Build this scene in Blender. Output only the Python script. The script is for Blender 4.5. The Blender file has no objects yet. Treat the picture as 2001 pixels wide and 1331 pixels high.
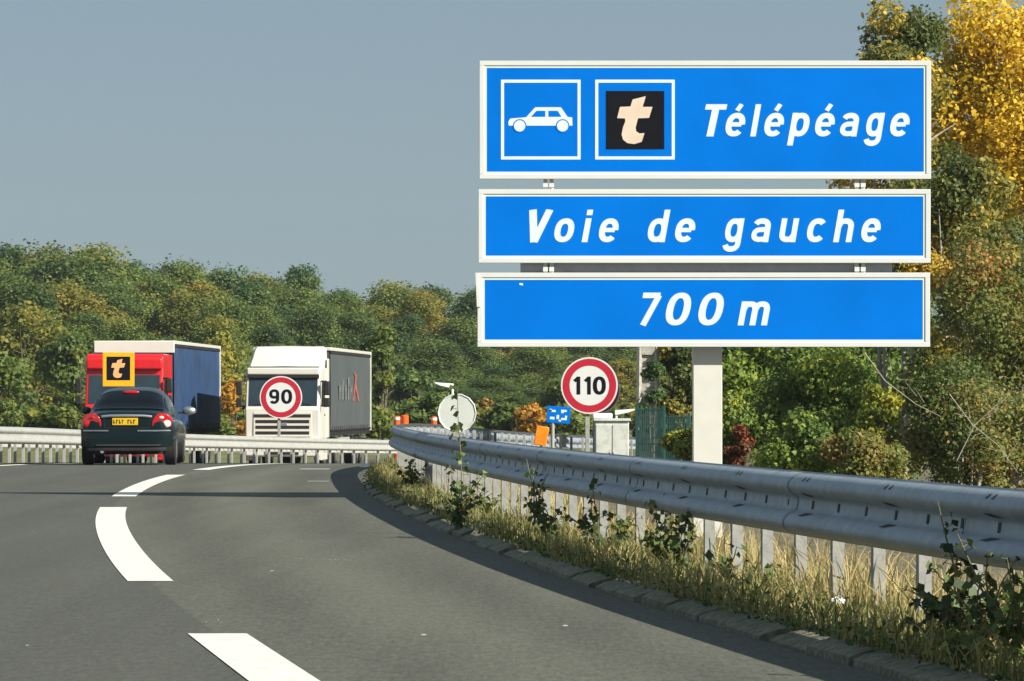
import bpy, math, random
import numpy as np
from mathutils import Vector, Matrix

# ------------------------------------------------------------------ camera / world / sun
sc = bpy.context.scene
COL = sc.collection
F, CX, HY, CH = 8600.0, 1000.5, 785.0, 1.12      # focal length (px of a 2001 px wide picture), centre column, horizon row, eye height
cam_d = bpy.data.cameras.new("camera")
cam = bpy.data.objects.new("camera", cam_d); COL.objects.link(cam)
cam.location = (0, 0, CH); cam.rotation_euler = (math.radians(90), 0, 0)
cam_d.sensor_width = 36.0; cam_d.lens = 36.0 * F / 2001.0
cam_d.shift_y = (HY - 665.5) / 2001.0
cam_d.clip_start = 0.5; cam_d.clip_end = 6000
sc.camera = cam

SUN_EL, SUN_AZ = math.radians(32.5), math.radians(57)   # azimuth: from straight behind the camera towards the right
world = bpy.data.worlds.new("World"); sc.world = world; world.use_nodes = True
wn = world.node_tree
sky = wn.nodes.new("ShaderNodeTexSky"); sky.sky_type = 'NISHITA'; sky.sun_disc = False
sky.sun_elevation = SUN_EL; sky.sun_rotation = math.pi - SUN_AZ
sky.air_density = 1.0; sky.dust_density = 0.4; sky.ozone_density = 5.0; sky.altitude = 300
bg = wn.nodes["Background"]; bg.inputs[1].default_value = 0.06
haze = wn.nodes.new("ShaderNodeMix"); haze.data_type = 'RGBA'; haze.inputs["Factor"].default_value = .8
haze.inputs["B"].default_value = (2.45, 3.20, 3.70, 1)       # autumn haze: a flat grey blue veil over the whole sky
wn.links.new(sky.outputs[0], haze.inputs["A"]); wn.links.new(haze.outputs["Result"], bg.inputs[0])
sd = bpy.data.lights.new("sun", 'SUN'); sd.energy = 5.0; sd.angle = math.radians(0.5); sd.color = (1.0, 0.94, 0.83)
so = bpy.data.objects.new("sun", sd); COL.objects.link(so)
sdir = Vector((math.cos(SUN_EL) * math.sin(SUN_AZ), -math.cos(SUN_EL) * math.cos(SUN_AZ), math.sin(SUN_EL)))
so.rotation_euler = sdir.to_track_quat('Z', 'Y').to_euler(); so.location = sdir * 60
sc.view_settings.view_transform = 'Standard'; sc.view_settings.look = 'None'
sc.view_settings.exposure = 0.82; sc.view_settings.gamma = 1.0

# ------------------------------------------------------------------ helpers
R = random.Random(7)
NR = np.random.default_rng(11)

def P(x, y, Y):
    """point of the world seen at photo pixel (x, y) at depth Y"""
    return Vector(((x - CX) / F * Y, Y, CH + (HY - y) / F * Y))

def smooth(a, b, t):
    t = min(1.0, max(0.0, (t - a) / (b - a))); return t * t * (3 - 2 * t)

class Spline:
    def __init__(s, pts):
        s.x = np.array([p[0] for p in pts], float); s.y = np.array([p[1] for p in pts], float)
        n = len(pts); h = np.diff(s.x); A = np.zeros((n, n)); b = np.zeros(n)
        A[0, 0] = A[-1, -1] = 1
        for i in range(1, n - 1):
            A[i, i-1] = h[i-1]; A[i, i] = 2 * (h[i-1] + h[i]); A[i, i+1] = h[i]
            b[i] = 3 * ((s.y[i+1] - s.y[i]) / h[i] - (s.y[i] - s.y[i-1]) / h[i-1])
        s.c = np.linalg.solve(A, b); s.h = h
    def __call__(s, v):
        i = int(min(max(np.searchsorted(s.x, v) - 1, 0), len(s.h) - 1)); h = s.h[i]; t = v - s.x[i]
        b = (s.y[i+1] - s.y[i]) / h - h * (2 * s.c[i] + s.c[i+1]) / 3
        d = (s.c[i+1] - s.c[i]) / (3 * h)
        return float(s.y[i] + b * t + s.c[i] * t * t + d * t ** 3)
    def d(s, v): return (s(v + .05) - s(v - .05)) / .1

def par(base, apex, r1, r2):
    class Q:
        def __call__(s, v): return base + (v - apex) ** 2 / (2 * (r1 if v < apex else r2))
        def d(s, v): return (v - apex) / (r1 if v < apex else r2)
    return Q()

lane_X = Spline([(0, 1.62), (10, .17), (17.6, -.91), (21.2, -1.42), (27.4, -2.25), (35, -3.13), (47, -4.25), (56, -4.80), (66, -5.12), (76, -5.03), (90, -4.37), (110, -2.37), (140, 2.97), (180, 14.5)])          # centre of the dashed line
med_X = par(-10.25, 66, 293, 325)          # our face of the median barrier
curb_X = Spline([(0, 3.9), (10, 2.57), (17.6, 1.57), (21.6, 1.05), (25.4, .60), (30, .12), (34.4, -.29), (40.1, -.78), (48.9, -1.46), (56, -1.87), (62, -2.09), (70, -2.25), (80, -2.15), (95, -1.35), (115, .75), (140, 5.2), (180, 16)])
def _ro(Y): return .62 if Y < 55 else (.62 - .22 * (Y - 55) / 15 if Y < 70 else (.40 + .3 * (Y - 70) / 20 if Y < 90 else .7))
rail_X = Spline([(y, curb_X(y) + _ro(y)) for y in (0, 10, 20, 30, 42, 54, 62, 70, 80, 95)] + [(112, 1.1), (125, 3.6), (145, 8.6), (180, 19)])

def dip(Y):
    if Y < 70: return 0.0
    if Y < 90: return -.0145 / 40 * (Y - 70) ** 2
    if Y < 160: return -.145 - .0145 * (Y - 90)
    return -1.16 * (1 - smooth(175, 235, Y))

def hgt(X, Y):
    z = dip(Y)
    if Y < 185:
        r = rail_X(min(Y, 178))
        z -= .5 * smooth(.35, 1.9, X - r) * (1 - smooth(150, 185, Y))
        z -= .15 * smooth(1.0, 2.4, med_X(Y) - X) * (1 - smooth(150, 185, Y))
    return z

class MB:
    def __init__(s): s.v = []; s.f = []; s.m = []
    def add(s, vs, fs, mi=0):
        o = len(s.v); s.v += [tuple(p) for p in vs]
        for f in fs: s.f.append([o + i for i in f]); s.m.append(mi)
    def box(s, c, d, mi=0, rot=None):
        hx, hy, hz = d[0] / 2, d[1] / 2, d[2] / 2
        vs = [Vector((sx * hx, sy * hy, sz * hz)) for sz in (-1, 1) for sy in (-1, 1) for sx in (-1, 1)]
        if rot is not None: vs = [rot @ p for p in vs]
        c = Vector(c); vs = [p + c for p in vs]
        s.add(vs, [(0, 2, 3, 1), (4, 5, 7, 6), (0, 1, 5, 4), (1, 3, 7, 5), (3, 2, 6, 7), (2, 0, 4, 6)], mi)
    def tube(s, pts, rs, n=8, mi=0, cap=True):
        pts = [Vector(p) for p in pts]
        if not isinstance(rs, (list, tuple)): rs = [rs] * len(pts)
        vs = []; fs = []; up = None
        for i, p in enumerate(pts):
            t = (pts[min(i + 1, len(pts) - 1)] - pts[max(i - 1, 0)]).normalized()
            if up is None:
                a = Vector((0, 0, 1)) if abs(t.z) < .9 else Vector((1, 0, 0))
                up = a
            x = t.cross(up)
            if x.length < 1e-5: x = t.orthogonal()
            x.normalize(); y = x.cross(t).normalized(); up = y
            for k in range(n):
                a = 2 * math.pi * k / n
                vs.append(p + (x * math.cos(a) + y * math.sin(a)) * rs[i])
        for i in range(len(pts) - 1):
            for k in range(n):
                a, b = i * n + k, i * n + (k + 1) % n
                fs.append((a, a + n, b + n, b))
        if cap:
            fs.append(tuple(range(n))); fs.append(tuple(reversed(range((len(pts) - 1) * n, len(pts) * n))))
        s.add(vs, fs, mi)
    def cyl(s, p0, p1, r0, r1=None, n=20, mi=0): s.tube([p0, p1], [r0, r0 if r1 is None else r1], n, mi)
    def prism(s, poly, fr, depth, mi=0):
        """poly: (u, v); fr(u, v, w) -> point; w runs 0..depth"""
        n = len(poly)
        vs = [fr(u, v, 0) for u, v in poly] + [fr(u, v, depth) for u, v in poly]
        s.add(vs, [tuple(range(n)), tuple(reversed(range(n, 2 * n)))] + [(i, i + n, (i + 1) % n + n, (i + 1) % n) for i in range(n)], mi)
    def grid(s, rows, mi=0, closed=False):
        n = len(rows[0]); vs = [p for r in rows for p in r]; fs = []
        for i in range(len(rows) - 1):
            for k in range(n if closed else n - 1):
                a, b = i * n + k, i * n + (k + 1) % n
                fs.append((a, b, b + n, a + n))
        s.add(vs, fs, mi)
    def ellipsoid(s, c, r, nu=16, nv=10, mi=0, rot=None):
        rows = []
        for i in range(nv + 1):
            ph = -math.pi / 2 + math.pi * i / nv
            row = []
            for k in range(nu):
                a = 2 * math.pi * k / nu
                p = Vector((r[0] * math.cos(ph) * math.cos(a), r[1] * math.cos(ph) * math.sin(a), r[2] * math.sin(ph)))
                if rot is not None: p = rot @ p
                row.append(p + Vector(c))
            rows.append(row)
        s.grid(rows, mi, True)
    def build(s, name, mats, parent=None, origin=(0, 0, 0), smooth=False, bevel=0, sub=0, angle=40):
        me = bpy.data.meshes.new(name); o = Vector(origin)
        me.from_pydata([Vector(p) - o for p in s.v], [], s.f); me.update()
        mats = mats if isinstance(mats, (list, tuple)) else [mats]
        for m in mats: me.materials.append(m)
        me.polygons.foreach_set("material_index", s.m)
        bm_fix(me)
        ob = bpy.data.objects.new(name, me); COL.objects.link(ob)
        if parent is not None: ob.parent = parent
        else: ob.location = o
        if bevel:
            b = ob.modifiers.new("bevel", 'BEVEL'); b.width = bevel; b.segments = 3; b.limit_method = 'ANGLE'; b.angle_limit = math.radians(25)
        if sub:
            b = ob.modifiers.new("sub", 'SUBSURF'); b.levels = sub; b.render_levels = sub
        if smooth or bevel:
            me.polygons.foreach_set("use_smooth", [True] * len(me.polygons))
            try: me.set_sharp_from_angle(angle=math.radians(angle))
            except Exception: pass
        return ob

def bm_fix(me):
    import bmesh
    b = bmesh.new(); b.from_mesh(me); bmesh.ops.recalc_face_normals(b, faces=b.faces); b.to_mesh(me); b.free()

def thing(name, label, cat, loc=(0, 0, 0), rz=0, group=None):
    o = bpy.data.objects.new(name, None); COL.objects.link(o); o.empty_display_size = .2
    o.location = loc; o.rotation_euler = (0, 0, rz); o["label"] = label; o["category"] = cat
    if group: o["group"] = group
    return o

def tag(o, label=None, cat=None, group=None, kind=None):
    for k, v in (("label", label), ("category", cat), ("group", group), ("kind", kind)):
        if v: o[k] = v
    return o

def dup(root, loc, rz, sc_=None, label=None, group=None):
    r = root.copy(); COL.objects.link(r); r.location = loc; r.rotation_euler = (0, 0, rz)
    if sc_: r.scale = sc_
    if label: r["label"] = label
    if group: r["group"] = group
    for ch in list(root.children):
        c = ch.copy(); COL.objects.link(c); c.parent = r
        for g in list(ch.children):
            d = g.copy(); COL.objects.link(d); d.parent = c
    return r

# ------------------------------------------------------------------ materials
def mat(name, col, rough=.5, metal=0.0, var=.12, scale=6.0, bump=0.0, bscale=40.0, coat=0.0, dirt=None, dscale=2.0, spec=.5):
    m = bpy.data.materials.new(name); m.use_nodes = True; nt = m.node_tree
    b = nt.nodes["Principled BSDF"]; b.inputs["Roughness"].default_value = rough; b.inputs["Metallic"].default_value = metal
    b.inputs["Specular IOR Level"].default_value = spec
    if coat: b.inputs["Coat Weight"].default_value = coat; b.inputs["Coat Roughness"].default_value = .05
    tc = nt.nodes.new("ShaderNodeTexCoord")
    nz = nt.nodes.new("ShaderNodeTexNoise"); nz.inputs["Scale"].default_value = scale; nz.inputs["Detail"].default_value = 6
    nt.links.new(tc.outputs["Object"], nz.inputs["Vector"])
    r = nt.nodes.new("ShaderNodeValToRGB"); e = r.color_ramp.elements
    e[0].position = .3; e[1].position = .7
    e[0].color = (*[c * (1 - var) for c in col], 1); e[1].color = (*[min(1, c * (1 + var)) for c in col], 1)
    nt.links.new(nz.outputs["Fac"], r.inputs["Fac"])
    out = r.outputs["Color"]
    if dirt:
        n2 = nt.nodes.new("ShaderNodeTexNoise"); n2.inputs["Scale"].default_value = dscale; n2.inputs["Detail"].default_value = 8; n2.inputs["Roughness"].default_value = .7
        nt.links.new(tc.outputs["Object"], n2.inputs["Vector"])
        rr = nt.nodes.new("ShaderNodeValToRGB"); rr.color_ramp.elements[0].position = .48; rr.color_ramp.elements[1].position = .75
        nt.links.new(n2.outputs["Fac"], rr.inputs["Fac"])
        mx = nt.nodes.new("ShaderNodeMix"); mx.data_type = 'RGBA'
        nt.links.new(rr.outputs["Color"], mx.inputs["Factor"]); nt.links.new(out, mx.inputs["A"]); mx.inputs["B"].default_value = (*dirt, 1)
        out = mx.outputs["Result"]
    nt.links.new(out, b.inputs["Base Color"])
    if bump:
        n3 = nt.nodes.new("ShaderNodeTexNoise"); n3.inputs["Scale"].default_value = bscale; n3.inputs["Detail"].default_value = 5
        nt.links.new(tc.outputs["Object"], n3.inputs["Vector"])
        bp = nt.nodes.new("ShaderNodeBump"); bp.inputs["Strength"].default_value = bump; bp.inputs["Distance"].default_value = .02
        nt.links.new(n3.outputs["Fac"], bp.inputs["Height"]); nt.links.new(bp.outputs["Normal"], b.inputs["Normal"])
    return m

def asphalt(name, dark, light, tracks, speck=.06):
    m = bpy.data.materials.new(name); m.use_nodes = True; nt = m.node_tree; L = nt.links.new
    b = nt.nodes["Principled BSDF"]; b.inputs["Roughness"].default_value = .85; b.inputs["Specular IOR Level"].default_value = .3
    tc = nt.nodes.new("ShaderNodeTexCoord")
    def noise(sc_, det, vec=None, ro=.6):
        n = nt.nodes.new("ShaderNodeTexNoise"); n.inputs["Scale"].default_value = sc_; n.inputs["Detail"].default_value = det; n.inputs["Roughness"].default_value = ro
        L(vec or tc.outputs["Object"], n.inputs["Vector"]); return n.outputs["Fac"]
    mp = nt.nodes.new("ShaderNodeMapping"); mp.inputs["Scale"].default_value = (1.0, .07, 1); L(tc.outputs["Object"], mp.inputs["Vector"])
    big = noise(1.6, 5, mp.outputs["Vector"]); fine = noise(55, 4, None, .8); mid = noise(9, 3)
    mp2 = nt.nodes.new("ShaderNodeMapping"); mp2.inputs["Scale"].default_value = (1.0, .16, 1); L(tc.outputs["Object"], mp2.inputs["Vector"])
    grit = noise(30, 4, mp2.outputs["Vector"], 1.0)
    def ma(op, a, c, d=None):
        n = nt.nodes.new("ShaderNodeMath"); n.operation = op
        for i, q in enumerate((a, c, d)):
            if q is None: continue
            if isinstance(q, (int, float)): n.inputs[i].default_value = q
            else: L(q, n.inputs[i])
        return n.outputs[0]
    at = nt.nodes.new("ShaderNodeAttribute"); at.attribute_name = "across"
    t = None
    for (u0, wd, amp) in tracks:
        g = ma('MULTIPLY', ma('POWER', 2.718, ma('MULTIPLY', ma('POWER', ma('DIVIDE', ma('SUBTRACT', at.outputs["Fac"], u0), wd), 2.0), -1.0)), amp)
        t = g if t is None else ma('ADD', t, g)
    f = ma('ADD', ma('MULTIPLY', big, .75), ma('MULTIPLY', grit, 2.1)); f = ma('ADD', f, ma('MULTIPLY', mid, .4)); f = ma('SUBTRACT', f, 1.12)
    if t is not None: f = ma('ADD', f, t)
    r = nt.nodes.new("ShaderNodeValToRGB"); e = r.color_ramp.elements; e[0].position = .2; e[1].position = .85; e[0].color = (*dark, 1); e[1].color = (*light, 1)
    L(f, r.inputs["Fac"])
    mp3 = nt.nodes.new("ShaderNodeMapping"); mp3.inputs["Scale"].default_value = (1.0, .22, 1); L(tc.outputs["Object"], mp3.inputs["Vector"])
    vo = nt.nodes.new("ShaderNodeTexVoronoi"); vo.inputs["Scale"].default_value = 3.2; L(mp3.outputs["Vector"], vo.inputs["Vector"])
    k = ma('LESS_THAN', vo.outputs["Distance"], speck)
    sp = nt.nodes.new("ShaderNodeSeparateColor"); L(vo.outputs["Color"], sp.inputs[0])
    k = ma('MULTIPLY', k, ma('GREATER_THAN', sp.outputs[0], .62))
    mx = nt.nodes.new("ShaderNodeMix"); mx.data_type = 'RGBA'; L(k, mx.inputs["Factor"]); L(r.outputs["Color"], mx.inputs["A"]); mx.inputs["B"].default_value = (.4, .4, .38, 1)
    L(mx.outputs["Result"], b.inputs["Base Color"])
    bp = nt.nodes.new("ShaderNodeBump"); bp.inputs["Strength"].default_value = .35; bp.inputs["Distance"].default_value = .01
    L(fine, bp.inputs["Height"]); L(bp.outputs["Normal"], b.inputs["Normal"])
    return m

def leaf_mat(name, stops, rnd=.35, trans=.3, rough=.55):
    """colour by the face attribute 'tint' (each leaf its own), shifted a little from tree to tree"""
    m = bpy.data.materials.new(name); m.use_nodes = True; nt = m.node_tree; L = nt.links.new
    b = nt.nodes["Principled BSDF"]; b.inputs["Roughness"].default_value = rough; b.inputs["Specular IOR Level"].default_value = .35
    at = nt.nodes.new("ShaderNodeAttribute"); at.attribute_name = "tint"
    oi = nt.nodes.new("ShaderNodeObjectInfo")
    ad = nt.nodes.new("ShaderNodeMath"); ad.operation = 'MULTIPLY_ADD'; L(oi.outputs["Random"], ad.inputs[0]); ad.inputs[1].default_value = rnd; L(at.outputs["Fac"], ad.inputs[2])
    sb = nt.nodes.new("ShaderNodeMath"); sb.operation = 'SUBTRACT'; L(ad.outputs[0], sb.inputs[0]); sb.inputs[1].default_value = rnd / 2
    r = nt.nodes.new("ShaderNodeValToRGB"); e = r.color_ramp.elements
    while len(e) < len(stops): e.new(.5)
    for q, (p, c) in zip(e, stops): q.position = p; q.color = (*c, 1)
    L(sb.outputs[0], r.inputs["Fac"]); L(r.outputs["Color"], b.inputs["Base Color"])
    tr = nt.nodes.new("ShaderNodeBsdfTranslucent"); L(r.outputs["Color"], tr.inputs["Color"])
    mx = nt.nodes.new("ShaderNodeMixShader"); mx.inputs[0].default_value = trans
    L(b.outputs[0], mx.inputs[1]); L(tr.outputs[0], mx.inputs[2]); L(mx.outputs[0], nt.nodes["Material Output"].inputs["Surface"])
    return m

M = {}
M['blue'] = mat('sign_blue', (.0, .146, .60), .5, var=.08, scale=1.1, spec=.03)
M['signwhite'] = mat('sign_white', (.61, .63, .61), .4, var=.03, scale=3, dirt=(.62, .63, .6), dscale=3)
M['film'] = mat('white_film', (.62, .72, .73), .45, var=.03)
M['postwhite'] = mat('post_white', (.60, .60, .54), .5, var=.05, scale=4, dirt=(.6, .58, .5), dscale=2.5)
M['black'] = mat('black_film', (.008, .009, .013), .6, var=.1, spec=.05)
M['cream'] = mat('cream_film', (.66, .54, .42), .45, var=.06)
M['peach'] = mat('peach_film', (.85, .40, .16), .45, var=.06)
M['red'] = mat('sign_red', (.42, .012, .03), .4, var=.06)
M['signback'] = mat('sign_back_grey', (.5, .53, .49), .55, var=.06, scale=5)
M['yellow'] = mat('sign_yellow', (.80, .40, .01), .4, var=.05)
M['orange'] = mat('orange_plastic', (.80, .10, .006), .45, var=.12)
M['orange2'] = mat('orange_reflective', (.85, .22, .005), .45, var=.2, scale=14)
M['galv'] = mat('galvanised_rail', (.29, .335, .375), .5, .12, var=.16, scale=14, bump=.06, bscale=9, dirt=(.21, .235, .255), dscale=2.2)
M['galvpost'] = mat('galvanised_post', (.33, .34, .32), .6, .1, var=.2, scale=5, dirt=(.14, .13, .10), dscale=6)
M['galvmed'] = mat('galvanised_pale', (.37, .375, .35), .55, .15, var=.12, scale=4, dirt=(.4, .4, .34), dscale=3)
M['slot'] = mat('rail_slot', (.02, .02, .024), .7)
M['beam'] = mat('beam_grey', (.34, .35, .36), .6, .3, var=.1)
M['steel'] = mat('grey_steel', (.45, .46, .46), .5, .4, var=.1)
M['cabinet'] = mat('cabinet_grey', (.52, .55, .5), .6, var=.08, dirt=(.3, .3, .25), dscale=5)
M['concrete'] = mat('pale_concrete', (.36, .35, .30), .9, var=.25, scale=8, bump=.4, bscale=30)
M['kerb'] = mat('kerb_stone', (.19, .18, .125), .95, var=.5, scale=22, bump=.6, bscale=40, dirt=(.10, .11, .05), dscale=3.0)
M['paint'] = mat('road_paint', (.68, .69, .62), .7, var=.1, scale=9, dirt=(.5, .5, .45), dscale=7, bump=.2, bscale=60)
M['soil'] = mat('soil', (.12, .10, .06), 1.0, var=.5, scale=5, bump=.8, bscale=14, dirt=(.07, .085, .03), dscale=2)
M['litterwhite'] = mat('litter_white', (.75, .78, .78), .6, var=.08)
M['land'] = mat('rough_grass_land', (.10, .11, .035), 1.0, var=.5, scale=.8, dirt=(.16, .13, .06), dscale=.3)
M['roadR'] = asphalt('asphalt_worn', (.062, .0635, .051), (.132, .134, .103), [(.22, .10, -.14), (.72, .11, -.14), (.47, .10, .10)], .045)
M['roadL'] = asphalt('asphalt_dark', (.052, .0545, .047), (.100, .103, .083), [(.2, .12, .05), (.6, .12, .05)], .03)
M['bark'] = mat('bark_grey', (.16, .13, .10), .95, var=.35, scale=9, bump=.6, bscale=18)
M['barkpale'] = mat('bark_pale', (.34, .31, .25), .9, var=.3, scale=9, bump=.4, bscale=18)
M['stem'] = mat('weed_stem', (.17, .15, .07), .8, var=.3)
M['tyre'] = mat('tyre_rubber', (.012, .012, .013), .85, var=.2)
M['rim'] = mat('wheel_rim', (.35, .36, .37), .35, .8)
M['glass'] = mat('dark_glass', (.002, .004, .007), .15, var=.1, spec=.12)
M['screen'] = mat('windscreen_glass', (.020, .036, .046), .08, var=.25, scale=1.5, spec=.7)
M['carpaint'] = mat('car_paint_green', (.0015, .0085, .0105), .3, 0, var=.12, coat=.3, spec=.25)
M['chrome'] = mat('chrome', (.80, .81, .82), .32, 1.0, var=.04)
M['plate'] = mat('plate_yellow', (.60, .38, .012), .45, var=.04)
M['lampred'] = mat('lamp_red', (.42, .006, .008), .15, var=.15, coat=.8)
M['lampclear'] = mat('lamp_clear', (.82, .62, .55), .15, var=.1, coat=.8)
M['dark'] = mat('dark_plastic', (.010, .010, .011), .7, var=.2)
M['truckwhite'] = mat('truck_white', (.64, .63, .56), .35, var=.03, scale=2, coat=.3, dirt=(.66, .64, .56), dscale=1.2)
M['truckred'] = mat('truck_red', (.62, .008, .012), .3, var=.06, coat=.5)
M['tarpblue'] = mat('tarp_blue', (.016, .048, .125), .6, var=.3, scale=1.1, dirt=(.026, .040, .060), dscale=.5)
M['tarpgrey'] = mat('tarp_grey', (.060, .071, .071), .6, var=.15, scale=1.2, dirt=(.055, .062, .06), dscale=.6)
M['logopale'] = mat('logo_pale', (.135, .15, .145), .6, var=.25, scale=5)
M['logored'] = mat('logo_red', (.28, .075, .05), .6, var=.25, scale=5)
M['fencegreen'] = mat('fence_green', (.02, .085, .075), .6, var=.15)
M['lampwhite'] = mat('luminaire_white', (.78, .79, .78), .4, var=.03)
G1, G2, G3, Y1, Y2, O1, B1 = (.030, .058, .014), (.065, .105, .024), (.115, .150, .035), (.22, .19, .03), (.52, .33, .02), (.42, .17, .015), (.13, .075, .03)
M['leafgreen'] = leaf_mat('leaf_forest_green', [(0, (.0619, .1069, .0353)), (.35, (.1174, .1781, .0461)), (.65, (.1921, .2508, .0543)), (.9, (.2932, .2994, .0625)), (1, (.4073, .3561, .0609))], .45, .5)
M['leafdark'] = leaf_mat('leaf_forest_dark', [(0, (.0517, .1049, .0455)), (.5, (.1033, .1786, .0583)), (1, (.2028, .2620, .0681))], .4, .5)
M['leafautumn'] = leaf_mat('leaf_forest_autumn', [(0, (.1169, .1527, .0368)), (.45, (.2192, .2328, .0499)), (.8, (.3214, .2763, .0525)), (1, (.4968, .3054, .0460))], .45, .5)
M['leafgold'] = leaf_mat('leaf_gold', [(0, (.1050, .1260, .0263)), (.25, (.3570, .2835, .0315)), (.65, (.7560, .5145, .0368)), (1, (.8600, .6510, .0735))], .05, 0.45)
M['leafpoplar'] = leaf_mat('leaf_poplar', [(0, (.070, .100, .030)), (.45, (.150, .185, .048)), (.72, (.30, .26, .055)), (.88, (.60, .42, .045)), (1, (.74, .52, .06))], .2, .45)
M['leafbush'] = leaf_mat('leaf_bush', [(0, (.0568, .1056, .0284)), (.5, (.1827, .2741, .0528)), (.8, (.3655, .4263, .0609)), (1, (.7715, .6089, .0407))], .25, 0.44)
M['leafyellow'] = leaf_mat('leaf_yellow_green', [(0, (.1155, .1575, .0315)), (.5, (.3150, .3360, .0420)), (1, (.5880, .5040, .0525))], .1, 0.40)
M['leafrusset'] = leaf_mat('leaf_russet', [(0, (.0870, .1256, .0336)), (.3, (.1887, .2365, .0538)), (.55, (.2903, .2514, .0672)), (.75, (.3919, .2218, .0672)), (.88, (.4355, .1922, .0538)), (1, (.7548, .5914, .0806))], .2, 0.46)
M['leafred'] = leaf_mat('leaf_red', [(0, (.07, .05, .02)), (.4, (.17, .055, .02)), (.75, (.30, .06, .02)), (1, (.34, .16, .03))], .1, .3)
M['leaforange'] = leaf_mat('leaf_orange', [(0, (.1610, .1150, .0230)), (.5, (.4140, .2185, .0230)), (1, (.5750, .2760, .0230))], .2, .3)
M['leafweed'] = leaf_mat('leaf_weed', [(0, (.035, .06, .018)), (.6, (.10, .15, .035)), (1, (.26, .28, .06))], .2, .25)
M['blade'] = leaf_mat('grass_blade', [(0, (.055, .09, .02)), (.3, (.12, .15, .035)), (.55, (.32, .27, .10)), (1, (.56, .45, .22))], .0, .3, .7)

# ------------------------------------------------------------------ the ground
def structure(o): o["kind"] = "structure"; return o

def frange(a, b, st):
    n = max(1, int(round((b - a) / st))); return [a + (b - a) * i / n for i in range(n + 1)]

YS = frange(1, 75, .75) + frange(76, 176, 1.0)
def strip(name, XL, XR, m, nx, ys=YS, dz=0.0, prof=None):
    rows = []; ac = []
    for Y in ys:
        a, b = XL(Y), XR(Y); row = []
        for k in range(nx + 1):
            u = k / nx; X = a + (b - a) * u
            z = hgt(X, Y) + dz + (prof(u, X, Y) if prof else 0)
            row.append((X, Y, z)); ac.append(u)
        rows.append(row)
    mb = MB(); mb.grid(rows); o = mb.build(name, m, smooth=True)
    at = o.data.attributes.new("across", 'FLOAT', 'POINT'); at.data.foreach_set("value", ac)
    return structure(o)

def land_z(X, Y):
    z = hgt(X, Y)
    if Y < 185: z -= .3 * (1 - smooth(168, 184, Y))
    return z
gx = [-600, -250, -120] + frange(-90, 90, 3) + [120, 250, 600]
gy = [-30, -10] + frange(0, 420, 3) + [470, 560, 700, 900]
mb = MB(); mb.grid([[(x, y, land_z(x, y)) for x in gx] for y in gy]); structure(mb.build("ground", M['land'], smooth=True))
strip("road_left_lane", lambda Y: med_X(Y) + .35, lane_X, M['roadL'], 8)
strip("road_right_lane", lane_X, curb_X, M['roadR'], 8)
vprof = lambda u, X, Y: .09 + .035 * math.sin(X * 3.1 + Y * 1.7) * math.sin(Y * .9)
strip("verge", lambda Y: curb_X(Y) + .22, lambda Y: curb_X(Y) + 26, M['soil'], 60, prof=vprof)
strip("median_ground", lambda Y: med_X(Y) - 2.1, lambda Y: med_X(Y) + .35, M['soil'], 5, dz=.02)
strip("opposite_road", lambda Y: med_X(Y) - 14, lambda Y: med_X(Y) - 2.1, M['roadL'], 8)
strip("left_verge", lambda Y: med_X(Y) - 50, lambda Y: med_X(Y) - 14, M['land'], 10, dz=.02)

# kerb of stone blocks
kb = MB(); Y = 8.0
while Y < 110:
    Ln = R.uniform(.92, 1.04); Y2 = Y + Ln - R.uniform(.02, .06); j = R.uniform(-.022, .022); jz = R.uniform(-.022, .016)
    rows = []
    for yy in (Y, (Y + Y2) / 2, Y2):
        X = curb_X(yy) + j; z = hgt(X, yy)
        rows.append([(X, yy, z - .05), (X + .01, yy, z + .022 + jz), (X + .06, yy, z + .045 + jz), (X + .25, yy, z + .085 + jz), (X + .26, yy, z - .05)])
    kb.grid(rows); o0 = len(kb.v)
    kb.add(rows[0], [(0, 1, 2, 3, 4)]); kb.add(rows[-1], [(4, 3, 2, 1, 0)])
    Y += Ln
structure(kb.build("kerb", M['kerb']))

# painted markings, 4 mm above the asphalt
def marking(name, path, Y0, Y1, w, off=0.0, skew=0.0, n=24):
    mb = MB(); rows = []
    for i in range(n + 1):
        row = []
        for k in range(3):
            q = k / 2 - .5
            Y = Y0 + (Y1 - Y0) * i / n + skew * q
            X = path(Y) + off + q * w
            row.append((X, Y, hgt(X, Y) + .004))
        rows.append(row)
    mb.grid(rows); return structure(mb.build(name, M['paint']))
for a, b in ((2.0, 21.2), (27.4, 46.6), (51.9, 67.2), (72.2, 90), (95, 114)):
    marking("lane_dash", lane_X, a, b, .285)
marking("left_edge_line", lambda Y: med_X(Y) + .8, 60, 150, .3, n=60)
marking("right_edge_line", lambda Y: curb_X(Y) - .35, 76, 125, .16, n=40)
marking("worn_mark", lambda Y: (582 - CX) / F * Y * 0 + -3.28, 72.7, 73.8, .5)
marking("worn_mark", lambda Y: -2.72, 61.6, 62.0, .3)
mbk = MB()
def fleck(x, y, w, l):
    Yp = 9632 / (y - 785); X = (x - CX) / F * Yp; j = lambda q: q * R.uniform(.6, 1.3)
    mbk.add([(X - j(w), Yp - j(l) * .3, .004), (X + j(w) * .4, Yp - j(l), .004), (X + j(w), Yp + j(l) * .2, .004), (X - j(w) * .2, Yp + j(l), .004)], [(0, 1, 2, 3)])
x = 572
while x < 688:
    fleck(x, 1092.5 + (x - 572) * .03 + R.uniform(-.8, .8), R.uniform(.003, .010) * (1.6 if x > 650 else 1), R.uniform(.02, .05)); x += R.uniform(4, 13)
for (x, y) in ((402, 1217), (426, 1213), (432, 1217)): fleck(x, y, .009, .03)
M['oldpaint'] = mat('old_paint', (.36, .36, .32), .8, var=.2)
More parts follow.
